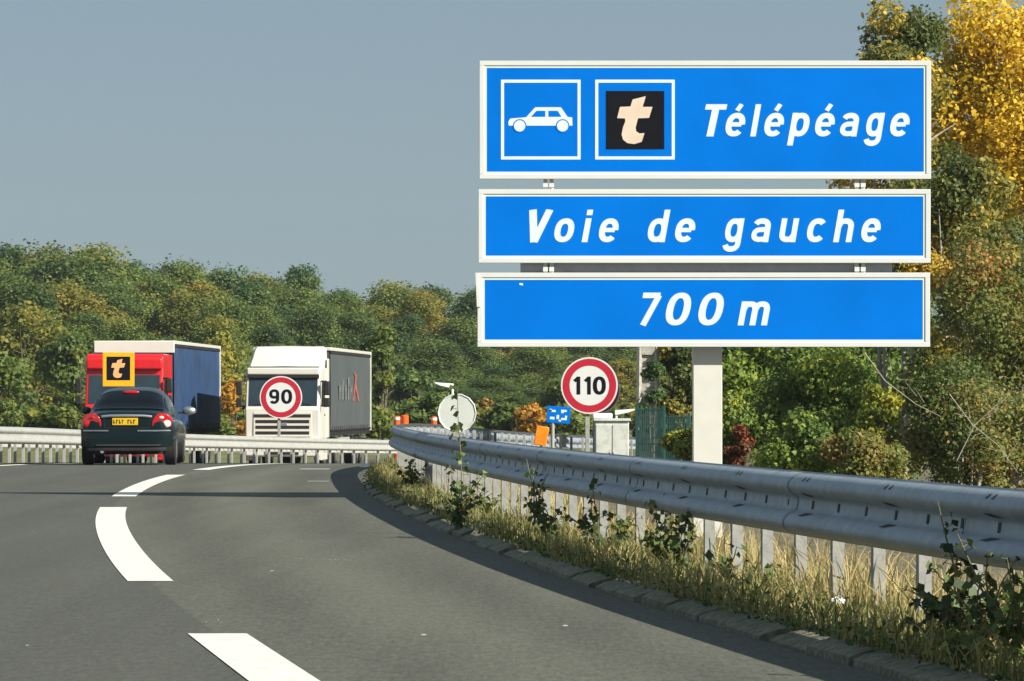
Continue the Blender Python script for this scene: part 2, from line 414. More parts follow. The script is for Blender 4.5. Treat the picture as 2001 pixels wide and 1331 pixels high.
for o_ in bpy.data.objects:
    if o_.name.startswith("worn_mark"): o_.data.materials[0] = M['oldpaint']
structure(mbk.build("worn_paint_flecks", M['oldpaint']))




# ------------------------------------------------------------------ lettering: stroked glyphs
SW = .168
def ell(cx, cy, rx, ry, a0, a1, n=18, e=2.35):
    out = []
    for i in range(n + 1):
        a = math.radians(a0 + (a1 - a0) * i / n); c, s = math.cos(a), math.sin(a)
        out.append((cx + rx * math.copysign(abs(c) ** (2 / e), c), cy + ry * math.copysign(abs(s) ** (2 / e), s)))
    return out
XH = .735; h = SW / 2
def bowl(cx=.26, rx=.185, lo=h, hi=XH - h): return ell(cx, (lo + hi) / 2, rx, (hi - lo) / 2, 0, 360, 28)[:-1]
E_ = [([(.10, .375), (.43, .375)], 0, .8), (ell(.26, XH / 2, .185, XH / 2 - h, 0, 318, 26), 0, 1)]
GL = {
 'T': [([(.0, 1 - h), (.52, 1 - h)], 0, 1), ([(.26, 1 - h), (.26, 0)], 0, 1.05)],
 'e': E_, 'é': E_ + [([(.235, .80), (.335, 1.0)], 0, .8)],
 'l': [([(0, 0), (0, 1)], 0, 1)],
 'i': [([(0, 0), (0, XH)], 0, 1), ([(0, .83), (0, 1.0)], 0, 1)],
 'p': [(bowl(), 1, 1), ([(.075, -.28), (.075, XH)], 0, 1)],
 'd': [(bowl(), 1, 1), ([(.445, 0), (.445, 1)], 0, 1)],
 'g': [(bowl(), 1, 1), ([(.445, XH)] + [(.445, .0)] + ell(.25, -.02, .195, .19, 0, -165, 14), 0, 1)],
 'a': [(ell(.25, .47, .19, XH - h - .47, 155, 0, 12) + [(.44, 0)], 0, 1), ([(.44, .40)] + ell(.25, .235, .185, .15, 90, 270, 14) + [(.38, .10), (.44, .18)], 0, .92)],
 'u': [([(.07, XH), (.07, .28)] + ell(.25, .27, .18, .185, 180, 300, 10) + [(.42, .22)], 0, 1), ([(.43, 0), (.43, XH)], 0, 1)],
 'c': [(ell(.26, XH / 2, .19, XH / 2 - h, 42, 318, 22), 0, 1)],
 'h': [([(.07, 0), (.07, 1)], 0, 1), ([(.07, .46)] + ell(.26, .46, .18, XH - h - .46, 150, 0, 12) + [(.44, 0)], 0, 1)],
 'm': [([(.07, 0), (.07, XH)], 0, 1), ([(.07, .46)] + ell(.24, .46, .155, XH - h - .46, 150, 0, 12) + [(.395, 0)], 0, 1), ([(.395, .46)] + ell(.565, .46, .155, XH - h - .46, 150, 0, 12) + [(.72, 0)], 0, 1)],
 'o': [(bowl(), 1, 1)],
 'V': [([(.06, 1), (.25, .0)], 0, 1.05), ([(.46, 1), (.25, .0)], 0, 1.05)],
 '7': [([(.0, 1 - h), (.50, 1 - h)], 0, 1), ([(.47, 1 - h), (.15, 0)], 0, 1.05)],
 '0': [(ell(.27, .5, .2, .5 - h, 0, 360, 36)[:-1], 1, 1)],
 '1': [([(.0, .74), (.2, .95)], 0, .9), ([(.2, 0), (.2, 1)], 0, 1)],
 '9': [(ell(.27, .68, .2, .32 - h, 0, 360, 28)[:-1], 1, 1), ([(.47, .68)] + ell(.26, .40, .21, .40 - h, 0, -140, 16), 0, 1)],
}
def ribbon(pts, w, closed):
    n = len(pts); L = []; Rr = []
    for i in range(n):
        p = Vector(pts[i]); a = Vector(pts[i-1]) if (i or closed) else None; b = Vector(pts[(i+1) % n]) if (i < n - 1 or closed) else None
        d0 = (p - a).normalized() if a is not None else None; d1 = (b - p).normalized() if b is not None else None
        if d0 is None: d0 = d1
        if d1 is None: d1 = d0
        n0 = Vector((-d0.y, d0.x)); n1 = Vector((-d1.y, d1.x)); m = n0 + n1
        m = m.normalized() if m.length > 1e-6 else n0
        k = w / 2 / max(.5, m.dot(n0))
        L.append(p + m * k); Rr.append(p - m * k)
    q = []
    for i in range(n if closed else n - 1):
        j = (i + 1) % n; q.append((L[i], L[j], Rr[j], Rr[i]))
    return q

def letters(mb, items, base, cap, s, x0, z0, yl, shear=.17, sw=SW, mi=0):
    """items: (char, left px, right px); base/cap rows in px; writes on the plane y = yl of a thing's own frame"""
    Hh = (base - cap)
    for ch, xl, xr in items:
        quads = []
        for si, (pts, cl, wf) in enumerate(GL[ch]):
            for q in ribbon(pts, sw * wf, cl): quads.append((si, [(p.x + shear * p.y, p.y) for p in q]))
        xs = [p[0] for _, q in quads for p in q]; mn, mxx = min(xs), max(xs)
        for si, q in quads:
            vs = []
            for (gx_, gy_) in q:
                px = xl + (gx_ - mn) / (mxx - mn) * (xr - xl); py = base - gy_ * Hh
                vs.append(((px - x0) / s, yl - .0006 * si, (z0 - py) / s))
            mb.add(vs, [(0, 1, 2, 3)], mi)

def poly(mb, pts, s, x0, z0, yl, mi=0): mb.add([((x - x0) / s, yl, (z0 - y) / s) for x, y in pts], [tuple(range(len(pts)))], mi)
def disc(mb, cx, cy, r, s, x0, z0, yl, mi=0, n=40, r2=None):
    if r2 is None: poly(mb, [(cx + r * math.cos(2 * math.pi * k / n), cy + r * math.sin(2 * math.pi * k / n)) for k in range(n)], s, x0, z0, yl, mi)
    else:
        for k in range(n):
            a, b = 2 * math.pi * k / n, 2 * math.pi * (k + 1) / n
            poly(mb, [(cx + q * math.cos(t), cy + q * math.sin(t)) for q, t in ((r, a), (r, b), (r2, b), (r2, a))], s, x0, z0, yl, mi)
def frame_px(mb, x1, y1, x2, y2, t, s, x0, z0, yf, yb, mi=0):
    """four butted bars round a rectangle given in px"""
    for (a, b, c, d) in ((x1, y1, x2, y1 + t), (x1, y2 - t, x2, y2), (x1, y1 + t, x1 + t, y2 - t), (x2 - t, y1 + t, x2, y2 - t)):
        mb.box((((a + c) / 2 - x0) / s, (yf + yb) / 2, (z0 - (b + d) / 2) / s), ((c - a) / s, abs(yb - yf), (d - b) / s), mi)

TLOGO = [(1215,455),(1300,452),(1318,395),(1425,368),(1400,455),(1480,455),(1452,545),(1362,548),(1342,625),(1348,655),(1375,672),(1415,668),(1392,740),(1330,758),(1275,750),(1240,722),(1228,680),(1240,620),(1258,575),(1256,549),(1192,547)]
TLOGO = [(920 + x / 4.169, 100 + y / 4.169) for x, y in TLOGO]

# ------------------------------------------------------------------ big direction sign
SY = 50.0; s = F / SY; px0 = 1384.0
gz0 = hgt((px0 - CX) / s, SY)
pz0 = HY - (gz0 - CH) * s              # photo row of the sign's foot
S = thing("direction_sign", "large three panel blue motorway sign on one white post behind the guardrail", "road sign", ((px0 - CX) / s, SY, gz0))
def Z(py): return (pz0 - py) / s
mb = MB(); mb.box((0, .30, (Z(525) - .3) / 2), (57 / s, .30, Z(525) + .3)); mb.build("post", M['postwhite'], S, bevel=.008)
mb = MB(); mb.box(((1381 - px0) / s, .14, Z(522)), (728 / s, .10, .16)); mb.build("crossbeam", M['beam'], S, bevel=.006)
for bx in (1066, 1078, 1675, 1687):
    mb = MB(); mb.box(((bx - px0) / s, .065, (Z(140) + Z(660)) / 2), (.045, .05, Z(140) - Z(660))); mb.box(((bx - px0) / s, .03, Z(361)), (.055, .035, .05)); mb.box(((bx - px0) / s, .03, Z(526)), (.055, .035, .05))
    mb.build("bracket", M['signwhite'], S)
PAN = [("panel", 937, 119, 1819, 350), ("panel", 935, 370, 1818, 514), ("panel", 933, 533, 1817, 678)]
panels = []
for i, (nm, x1, y1, x2, y2) in enumerate(PAN):
    mb = MB(); t = 9
    mb.box((((x1 + x2) / 2 - px0) / s, .0, Z((y1 + y2) / 2)), ((x2 - x1 - 2 * t) / s, .03, (y2 - y1 - 2 * t) / s))
    p = mb.build(nm, M['blue'], S); panels.append(p)
    mb = MB(); frame_px(mb, x1, y1, x2, y2, 9.5, s, px0, pz0, -.028, .04); mb.build("frame", M['signwhite'], p, bevel=.004)
    mb = MB(); frame_px(mb, x1 + 9.5, y1 + 9.5, x2 - 9.5, y2 - 9.5, 4.6, s, px0, pz0, -.018, -.0152); mb.build("white_border", M['film'], p)
mb = MB(); mb.prism([(933, 533), (937, 533), (943, 600), (936, 600)], lambda u, v, w: Vector(((u - 4 - px0) / s, -.03 - w, Z(v))), .012); mb.build("bent_edge", M['signwhite'], panels[2])
mb = MB(); letters(mb, [(c, 1340 + a / 4.002, 1340 + b / 4.002) for c, a, b in (('T', 150, 325), ('é', 310, 465), ('l', 503, 590), ('é', 613, 768), ('p', 790, 968), ('é', 1010, 1165), ('a', 1205, 1355), ('g', 1390, 1558), ('e', 1597, 1750))], 267, 204, s, px0, pz0, -.018)
mb.build("lettering", M['film'], panels[0])
k3 = 3.698
W2 = [(o, c, a, b) for o, c, a, b in ((920, 'V', 422, 597), (920, 'o', 603, 748), (920, 'i', 800, 885), (920, 'e', 925, 1068), (920, 'd', 1278, 1443), (920, 'e', 1475, 1622), (1340, 'g', 265, 425), (1340, 'a', 473, 615), (1340, 'u', 675, 820), (1340, 'c', 875, 1012), (1340, 'h', 1063, 1215), (1340, 'e', 1267, 1408))]
for word in (W2[:4], W2[4:6], W2[6:]):
    mb = MB(); letters(mb, [(c, o + a / k3, o + b / k3) for o, c, a, b in word], 473.5, 410, s, px0, pz0, -.018); mb.build("lettering", M['film'], panels[1])
for word in ([('7', 1250.5, 1293.5), ('0', 1300.7, 1350.5), ('0', 1364.5, 1414.4)], [('m', 1441, 1504.5)]):
    mb = MB(); letters(mb, word, 636, 572, s, px0, pz0, -.018); mb.build("lettering", M['film'], panels[2])
mb = MB(); poly(mb, [(1015, 553), (1022, 554), (1022, 558), (1015, 557)], s, px0, pz0, -.0185); mb.build("chip", M['film'], panels[2])
for x1 in (979, 1163):
    mb = MB(); frame_px(mb, x1, 156, x1 + 155.5, 312, 6, s, px0, pz0, -.018, -.0152); mb.build("pictogram_frame", M['film'], panels[0])
mb = MB(); q = lambda x, y: (920 + x / 4.169, 100 + y / 4.169)
poly(mb, [q(*p) for p in ((306, 575), (322, 550), (450, 540), (525, 458), (735, 458), (788, 536), (826, 541), (828, 608), (308, 608))], s, px0, pz0, -.018, 0)
poly(mb, [q(*p) for p in ((490, 536), (535, 487), (607, 487), (607, 536))], s, px0, pz0, -.019, 1)
poly(mb, [q(*p) for p in ((632, 487), (708, 487), (738, 536), (632, 536))], s, px0, pz0, -.019, 1)
for wx in (398, 748):
    c = q(wx, 610); disc(mb, c[0], c[1], 13.2, s, px0, pz0, -.0195, 1); disc(mb, c[0], c[1], 11, s, px0, pz0, -.020, 0)
mb.build("car_pictogram", [M['film'], M['blue']], panels[0])
mb = MB(); mb.box(((1241 - px0) / s, -.0165, Z(235)), (114 / s, .003, 114 / s)); tp = mb.build("toll_tag_square", M['black'], panels[0])
mb = MB(); poly(mb, TLOGO, s, px0, pz0, -.0205); mb.build("toll_tag_symbol", M['cream'], panels[0])

# ------------------------------------------------------------------ round and small signs
def disc_sign(label, cx, cy, r, Y, digits, zrot=0, lift=0.0):
    s = F / Y; X = (cx - CX) / s; g = hgt(X, Y); z0 = HY - (g - CH) * s
    T = thing("speed_sign", label, "road sign", (X, Y, g), zrot)
    zc = (z0 - cy) / s
    mb = MB(); mb.box((-4 / s, .055, (zc + r / s * .6 - .2) / 2), (.08, .05, zc + r / s * .6 + .2)); mb.build("post", M['galvpost'], T, bevel=.006)
    mb = MB(); mb.cyl((0, -.012, zc), (0, .02, zc), r / s, n=56); pl = mb.build("plate", M['signwhite'], T, smooth=True)
    mb = MB(); disc(mb, cx, cy, r * .945, s, cx, z0, -.015, 0, 56, r * .70); mb.build("red_ring", M['red'], pl)
    if digits:
        mb = MB(); letters(mb, digits[0], digits[1], digits[2], s, cx, z0, -.015, .0, .185); mb.build("numerals", M['black'], pl)
    return T
kz = 4.447
disc_sign("round red rimmed 110 speed limit sign on a grey post behind the guardrail", 1151.8, 753.5, 55.5, 82, ([('1', 1120, 1134), ('1', 1141, 1154.5), ('0', 1158.5, 1184)], 771, 736))
disc_sign("red rimmed round sign almost wholly hidden behind the 110 sign", 1166, 764, 46, 96, None)
kk = 4.158
disc_sign("round red rimmed 90 speed limit sign in front of the white lorry", 549, 776.5, 41.5, 121.5, ([('9', 440 + 358 / kk, 440 + 440 / kk), ('0', 440 + 455 / kk, 440 + 545 / kk)], 789, 761))

# yellow edged toll tag sign
Y = 101.5; s = F / Y; cx, cy = 231.5, 722; X = (cx - CX) / s; g = hgt(X, Y); z0 = HY - (g - CH) * s
T = thing("toll_sign", "small black square sign with orange letter t and yellow edge above the car", "road sign", (X, Y, g))
mb = MB(); mb.box((0, .06, (z0 - 735) / s / 2 - .1), (.08, .05, (z0 - 735) / s + .2)); mb.build("post", M['galvpost'], T)
mb = MB(); mb.box((0, 0, (z0 - cy) / s), (62 / s, .03, 67 / s)); pl = mb.build("plate", M['yellow'], T, bevel=.01)
mb = MB(); mb.box((0, -.017, (z0 - 720) / s), (46 / s, .004, 46 / s)); mb.build("black_field", M['black'], pl)
mb = MB(); poly(mb, [((x - 1241) * .40 + cx, (y - 235) * .40 + 720) for x, y in TLOGO], s, cx, z0, -.0215); mb.build("symbol", M['peach'], pl)

# round sign seen from behind
Y = 70; s = F / Y; cx, cy = 893, 807; X = (cx - CX) / s; g = hgt(X, Y); z0 = HY - (g - CH) * s
T = thing("sign_back", "pale grey back of a round road sign rising over the guardrail behind a weed", "road sign", (X, Y, g))
mb = MB(); mb.cyl((0, -.01, (z0 - cy) / s), (0, .015, (z0 - cy) / s), 37 / s, n=14); mb.build("plate", M['signback'], T)
mb = MB()
for k in range(14):
    a, b = 2 * math.pi * k / 14, 2 * math.pi * (k + 1) / 14
    mb.tube([(37 / s * math.cos(a), -.012, (z0 - cy) / s + 37 / s * math.sin(a)), (37 / s * math.cos(b), -.012, (z0 - cy) / s + 37 / s * math.sin(b))], .012, 6)
mb.build("rim", M['signwhite'], T)
mb = MB(); mb.box((0, -.045, ((z0 - 832) / s - .2) / 2), (.06, .05, (z0 - 832) / s + .2)); mb.build("post", M['galvpost'], T)

# little blue information sign
Y = 83; s = F / Y; cx, cy = 1091, 811; X = (1080 - CX) / s; g = hgt(X, Y); z0 = HY - (g - CH) * s
T = thing("lane_sign", "small tilted blue sign with two rows of white symbols left of the 110 sign", "road sign", (X, Y, g))
mb = MB(); mb.cyl((0, .03, -.2), (0, .03, (z0 - 815) / s), .035, n=12); mb.build("post", M['galvpost'], T, smooth=True)
rt = Matrix.Rotation(math.radians(4), 3, 'Y')
mb = MB(); mb.box(((cx - 1080) / s, 0, (z0 - cy) / s), (46 / s, .02, 33 / s), 0, rt); pl = mb.build("plate", M['blue'], T, bevel=.008)
mb = MB()
for (ax, ay, w, h_) in ((1080, 803, 12, 4), (1102, 803, 11, 4), (1076, 802, 4, 6), (1099, 806, 5, 3), (1079, 817, 9, 5), (1090, 815, 5, 8), (1102, 819, 11, 4), (1094, 822, 5, 3), (1106, 815, 4, 5)):
    mb.box(((ax - 1080) / s, -.0125, (z0 - ay) / s), (w / s, .004, h_ / s), 0, rt)
mb.build("symbols", M['film'], pl)

# tilted orange reflector box
Y = 78; s = F / Y; cx, cy = 1058, 852; X = (cx - CX) / s; g = hgt(X, Y); z0 = HY - (g - CH) * s
T = thing("reflector_marker", "tilted orange reflective marker panel just above the guardrail", "marker", (X, Y, g))
rt = Matrix.Rotation(math.radians(10), 3, 'Y')
mb = MB(); mb.box((0, 0, (z0 - cy) / s), (25 / s, .05, 38 / s), 0, rt); pl = mb.build("panel", M['orange2'], T, bevel=.015)
mb = MB(); mb.cyl((-.03, .04, -.2), (0, .04, (z0 - cy) / s), .025, n=10); mb.build("post", M['galvpost'], T)
# orange marker posts
for i, (cx, top, w, lab) in enumerate(((776, 813, 13, "bright orange marker post with white band, left one of the close pair"), (791, 811, 15, "dull orange marker post, right one of the close pair beside the lamp"), (848, 814, 12, "orange and white marker post standing alone left of the round sign back"))):
    Y = 152; s = F / Y; X = (cx - CX) / s; g = hgt(X, Y); zt = CH + (HY - top) / s - g
    T = thing("marker_post", lab, "marker", (X, Y, g), 0, "orange marker posts")
    r = w / s / 2
    mb = MB(); mb.tube([(0, 0, -.05), (0, 0, .06), (0, 0, .07), (0, 0, zt - .03), (0, 0, zt)], [r * 1.5, r * 1.5, r, r, r * .75], 20); mb.build("tube", M['orange'], T, smooth=True)
    if i != 1:
        mb = MB(); mb.cyl((0, 0, zt - .13), (0, 0, zt - .04), r * 1.02, n=20); mb.build("white_band", M['lampwhite'], T, smooth=True)
        mb = MB(); mb.cyl((0, 0, zt - .42), (0, 0, zt - .32), r * 1.02, n=20); mb.build("white_band", M['lampwhite'], T, smooth=True)

# far lamps
def lamp(label, px, py, Y, dirx, w):
    s = F / Y; X = (px - CX) / s; g = hgt(X, Y); zt = CH + (HY - py) / s - g
    T = thing("street_lamp", label, "lamp", (X, Y, g), 0, "low white lamps beyond the guardrail")
    mb = MB(); mb.tube([(0, 0, -.1), (0, 0, zt)], [.07, .055], 12); mb.build("pole", M['lampwhite'], T, smooth=True)
    L_ = w / s
    mb = MB(); mb.prism([(-.06, -.16), (-.06, .04), (L_, .10), (L_, .04), (L_ * .7, -.05), (.05, -.16)], lambda u, v, q: Vector((u * dirx, q - .1, zt + v + .05)), .2); mb.build("lamp_head", M['lampwhite'], T, bevel=.02)
    return T
lamp("slim white lamp head pointing left above the round sign back", 884, 754, 190, -1, 34)
lamp("slim white lamp head pointing right above the grey cabinet", 1204, 806, 190, 1, 36)

# roadside cabinet
Y = 76; s = F / Y; cx = 1196; X = (cx - CX) / s; g = hgt(X, Y); z0 = HY - (g - CH) * s
T = thing("roadside_cabinet", "grey two door roadside cabinet behind the guardrail right of the 110 sign", "cabinet", (X, Y, g))
w, zt = 66 / s, (z0 - 823) / s
mb = MB(); mb.box((0, .2, zt / 2 - .05), (w, .4, zt + .1)); mb.build("body", M['cabinet'], T, bevel=.01)
mb = MB(); mb.box((0, .2, zt + .022), (w + .06, .48, .045)); mb.build("roof", M['cabinet'], T, bevel=.01)
for sx in (-1, 1):
    mb = MB(); mb.box((sx * w * .245, -.008, zt / 2), (w * .455, .014, zt * .9)); d = mb.build("door", M['cabinet'], T, bevel=.004)
    mb = MB(); mb.box((sx * .03 + (-.01), -.025, zt * .55), (.012, .02, .09)); mb.build("handle", M['dark'], d)
mb = MB(); mb.box((-.16, .25, zt + .09), (.34, .22, .09)); mb.build("roof_box", M['lampwhite'], T, bevel=.02)

# concrete pole with openings
Y = 112; s = F / Y; X = (1266 - CX) / s; g = hgt(X, Y)
T = thing("utility_pole", "pale concrete lattice utility pole with ivy seen under the big sign", "utility pole", (X, Y, g))
mb = MB(); hgt_p = 7.0
for sx in (-1, 1): mb.tube([(sx * .26, 0, -.2), (sx * .17, 0, hgt_p)], [.085, .06], 6)
for k in range(13):
    z = .2 + k * .53; w = .26 - .09 * z / hgt_p
    mb.box((0, 0, z), (w * 2, .10, .2))
mb.prism([(-.24, -.2), (.24, -.2), (.15, hgt_p), (-.15, hgt_p)], lambda u, v, w: Vector((u, .03 + w, v)), .05)
mb.build("pole", M['concrete'], T)
# green fence
Y = 100; s = F / Y
for nm, xa, xb, top, lab in (("mesh_fence", 1246, 1296, 797, "dark green bar fence panel below the concrete pole"), ("mesh_fence", 1300, 1345, 812, "lower dark green bar fence panel right of the concrete pole")):
    X0, X1 = (xa - CX) / s, (xb - CX) / s; g = hgt(X0, Y); zt = CH + (HY - top) / s - g
    T = thing(nm, lab, "fence", (X0, Y, g), -.25, "green fence panels")
    mb = MB(); n = int((X1 - X0) / .045)
    for k in range(n + 1): mb.box((k * .045, 0, zt / 2), (.022, .012, zt))
    for z in (.15, .55, .95, zt - .06): mb.box(((X1 - X0) / 2, .012, z), (X1 - X0, .012, .03))
    mb.build("bars", M['fencegreen'], T)
    for q in (-.02, X1 - X0 + .02):
        mb = MB(); mb.box((q, .02, zt / 2), (.06, .05, zt + .1)); mb.build("fence_post", M['fencegreen'], T)

# ------------------------------------------------------------------ guardrails
PROF = [(d, z * 1.05) for d, z in [(0, -.158), (.004, -.152), (.026, -.146), (.056, -.132), (.074, -.114), (.081, -.094), (.076, -.074), (.058, -.054), (.032, -.040), (.018, -.030), (.014, -.015), (.014, .015), (.018, .030), (.032, .040), (.058, .054), (.076, .074), (.081, .094), (.074, .114), (.056, .132), (.026, .146), (.004, .152), (0, .158)]]
def rail_frame(path, Y, side):
    d = path.d(Y); n = Vector((side, -side * d, 0)).normalized()     # unit normal pointing to 'side'
    return n
def guardrail_beam(path, Y0, Y1, step, side, zc, off=0.0, slots=False, seam=4.0):
    mb = MB(); rows = []
    def pt(Y, d, z):
        n = rail_frame(path, Y, side); X = path(Y); g = dip(Y)
        return Vector((X, Y, g + zc + z)) + n * (off + d - .13 * z)
    for Y in frange(Y0, Y1, step): rows.append([pt(Y, d, z) for d, z in PROF])
    mb.grid(rows); mb.grid([[pt(Y, d - .004, z) for d, z in PROF] for Y in frange(Y0, Y1, step)])
    if slots:
        Y = Y0 + .3; k = 0
        while Y < min(Y1, 72):
            # round holes along the groove
            a = [pt(Y + dy, .0175, z) for dy, z in ((-.022, -.022), (.022, -.022), (.022, .022), (-.022, .022))]; mb.add(a, [(0, 1, 2, 3)], 1)
            if k % 3 == 0:
                for (dy, d1, z1, d2, z2) in ((-.06, .074, .122, .050, .142), (.05, .074, .122, .050, .142)):
                    mb.add([pt(Y + dy, d1 + .003, z1), pt(Y + dy + .03, d1 + .003, z1), pt(Y + dy + .03, d2 + .003, z2), pt(Y + dy, d2 + .003, z2)], [(0, 1, 2, 3)], 1)
                for sg in (-1, 1):
                    mb.add([pt(Y - .14, .038, sg * .0425), pt(Y + .04, .038, sg * .0425), pt(Y + .14, .062, sg * .0565), pt(Y + .0, .062, sg * .0565)], [(0, 1, 2, 3)], 1)
            Y += .68; k += 1
        Y = Y0 + 3
        while Y < min(Y1, 72):
            mb.grid([[pt(q, d + .0035, z) for d, z in PROF[1:-1]] for q in (Y, Y + .16, Y + .32)]); Y += seam * 1.5
    return mb
def post_mesh(hh, w=.060, dp=.06):
    mb = MB(); mb.box((0, 0, hh / 2 - .3), (w, .006, hh + .6))
    for sx in (-1, 1): mb.box((sx * (w / 2 - .003), dp / 2 + .003, hh / 2 - .3), (.006, dp, hh + .6))
    return mb
G = thing("guardrail", "long grey galvanised steel guardrail curving along the right kerb", "guardrail", (rail_X(14), 14, 0))
guardrail_beam(rail_X, 8, 132, .5, -1, .59, 0, True).build("rail", [M['galv'], M['slot']], G, origin=G.location, smooth=True, angle=60)
pm = None; Y = 15.2
while Y < 131:
    n = rail_frame(rail_X, Y, -1); p = Vector((rail_X(Y), Y, dip(Y))) - n * .07
    if pm is None: o = post_mesh(.70).build("post", M['galvpost'], G); pm = o
    else: o = pm.copy(); COL.objects.link(o)
    o.parent = G; o.location = p - G.location; o.rotation_euler = (0, 0, -math.atan(rail_X.d(Y)) + R.uniform(-.02, .02))
    Y += 1.02 if Y < 66 else 1.85
# median barrier: two rails back to back
G = thing("median_barrier", "pale double steel crash barrier between the carriageways behind the car", "crash barrier", (med_X(90), 90, dip(90)))
guardrail_beam(med_X, 62, 150, 1.0, 1, .55, 0).build("rail", M['galvmed'], G, origin=G.location, smooth=True, angle=60)
class MB2:
    def __call__(s, v): return med_X(v) - .75
    def d(s, v): return med_X.d(v)
guardrail_beam(MB2(), 62, 150, 1.0, -1, .50, 0).build("rail", M['galvmed'], G, origin=G.location, smooth=True, angle=60)
pm = None
for row, off in ((0, -.07), (1, -.68)):
    Y = 76 + row * .9
    while Y < 148:
        n = rail_frame(med_X, Y, 1); p = Vector((med_X(Y), Y, dip(Y))) + n * off
        if pm is None: o = post_mesh(.68, .05, .05).build("post", M['galvmed'], G); pm = o
        else: o = pm.copy(); COL.objects.link(o)
        o.parent = G; o.location = p - G.location; o.rotation_euler = (0, 0, -math.atan(med_X.d(Y)))
        Y += 1.55

# ------------------------------------------------------------------ vehicles
def interp(tab, y):
    for (a, *va), (b, *vb) in zip(tab, tab[1:]):
        if a <= y <= b:
            t = (y - a) / (b - a) if b > a else 0; t = t * t * (3 - 2 * t) * .5 + t * .5
            return [p + (q - p) * t for p, q in zip(va, vb)]
    return list(tab[-1][1:]) if y > tab[-1][0] else list(tab[0][1:])

def wheel(parent, loc, r, w, name="wheel", n=28):
    mb = MB(); mb.tube([(-w / 2, 0, 0), (-w / 2 + .02, 0, 0), (w / 2 - .02, 0, 0), (w / 2, 0, 0)], [r * .9, r, r, r * .9], n); o = mb.build("tyre", M['tyre'], parent, smooth=True); o.location = loc
    mb = MB()
    for sx in (-1, 1): mb.tube([(sx * (w / 2 + .004), 0, 0), (sx * (w / 2 - .03), 0, 0)], [r * .62, r * .5], n)
    q = mb.build("rim", M['rim'], o, smooth=True)
    return o

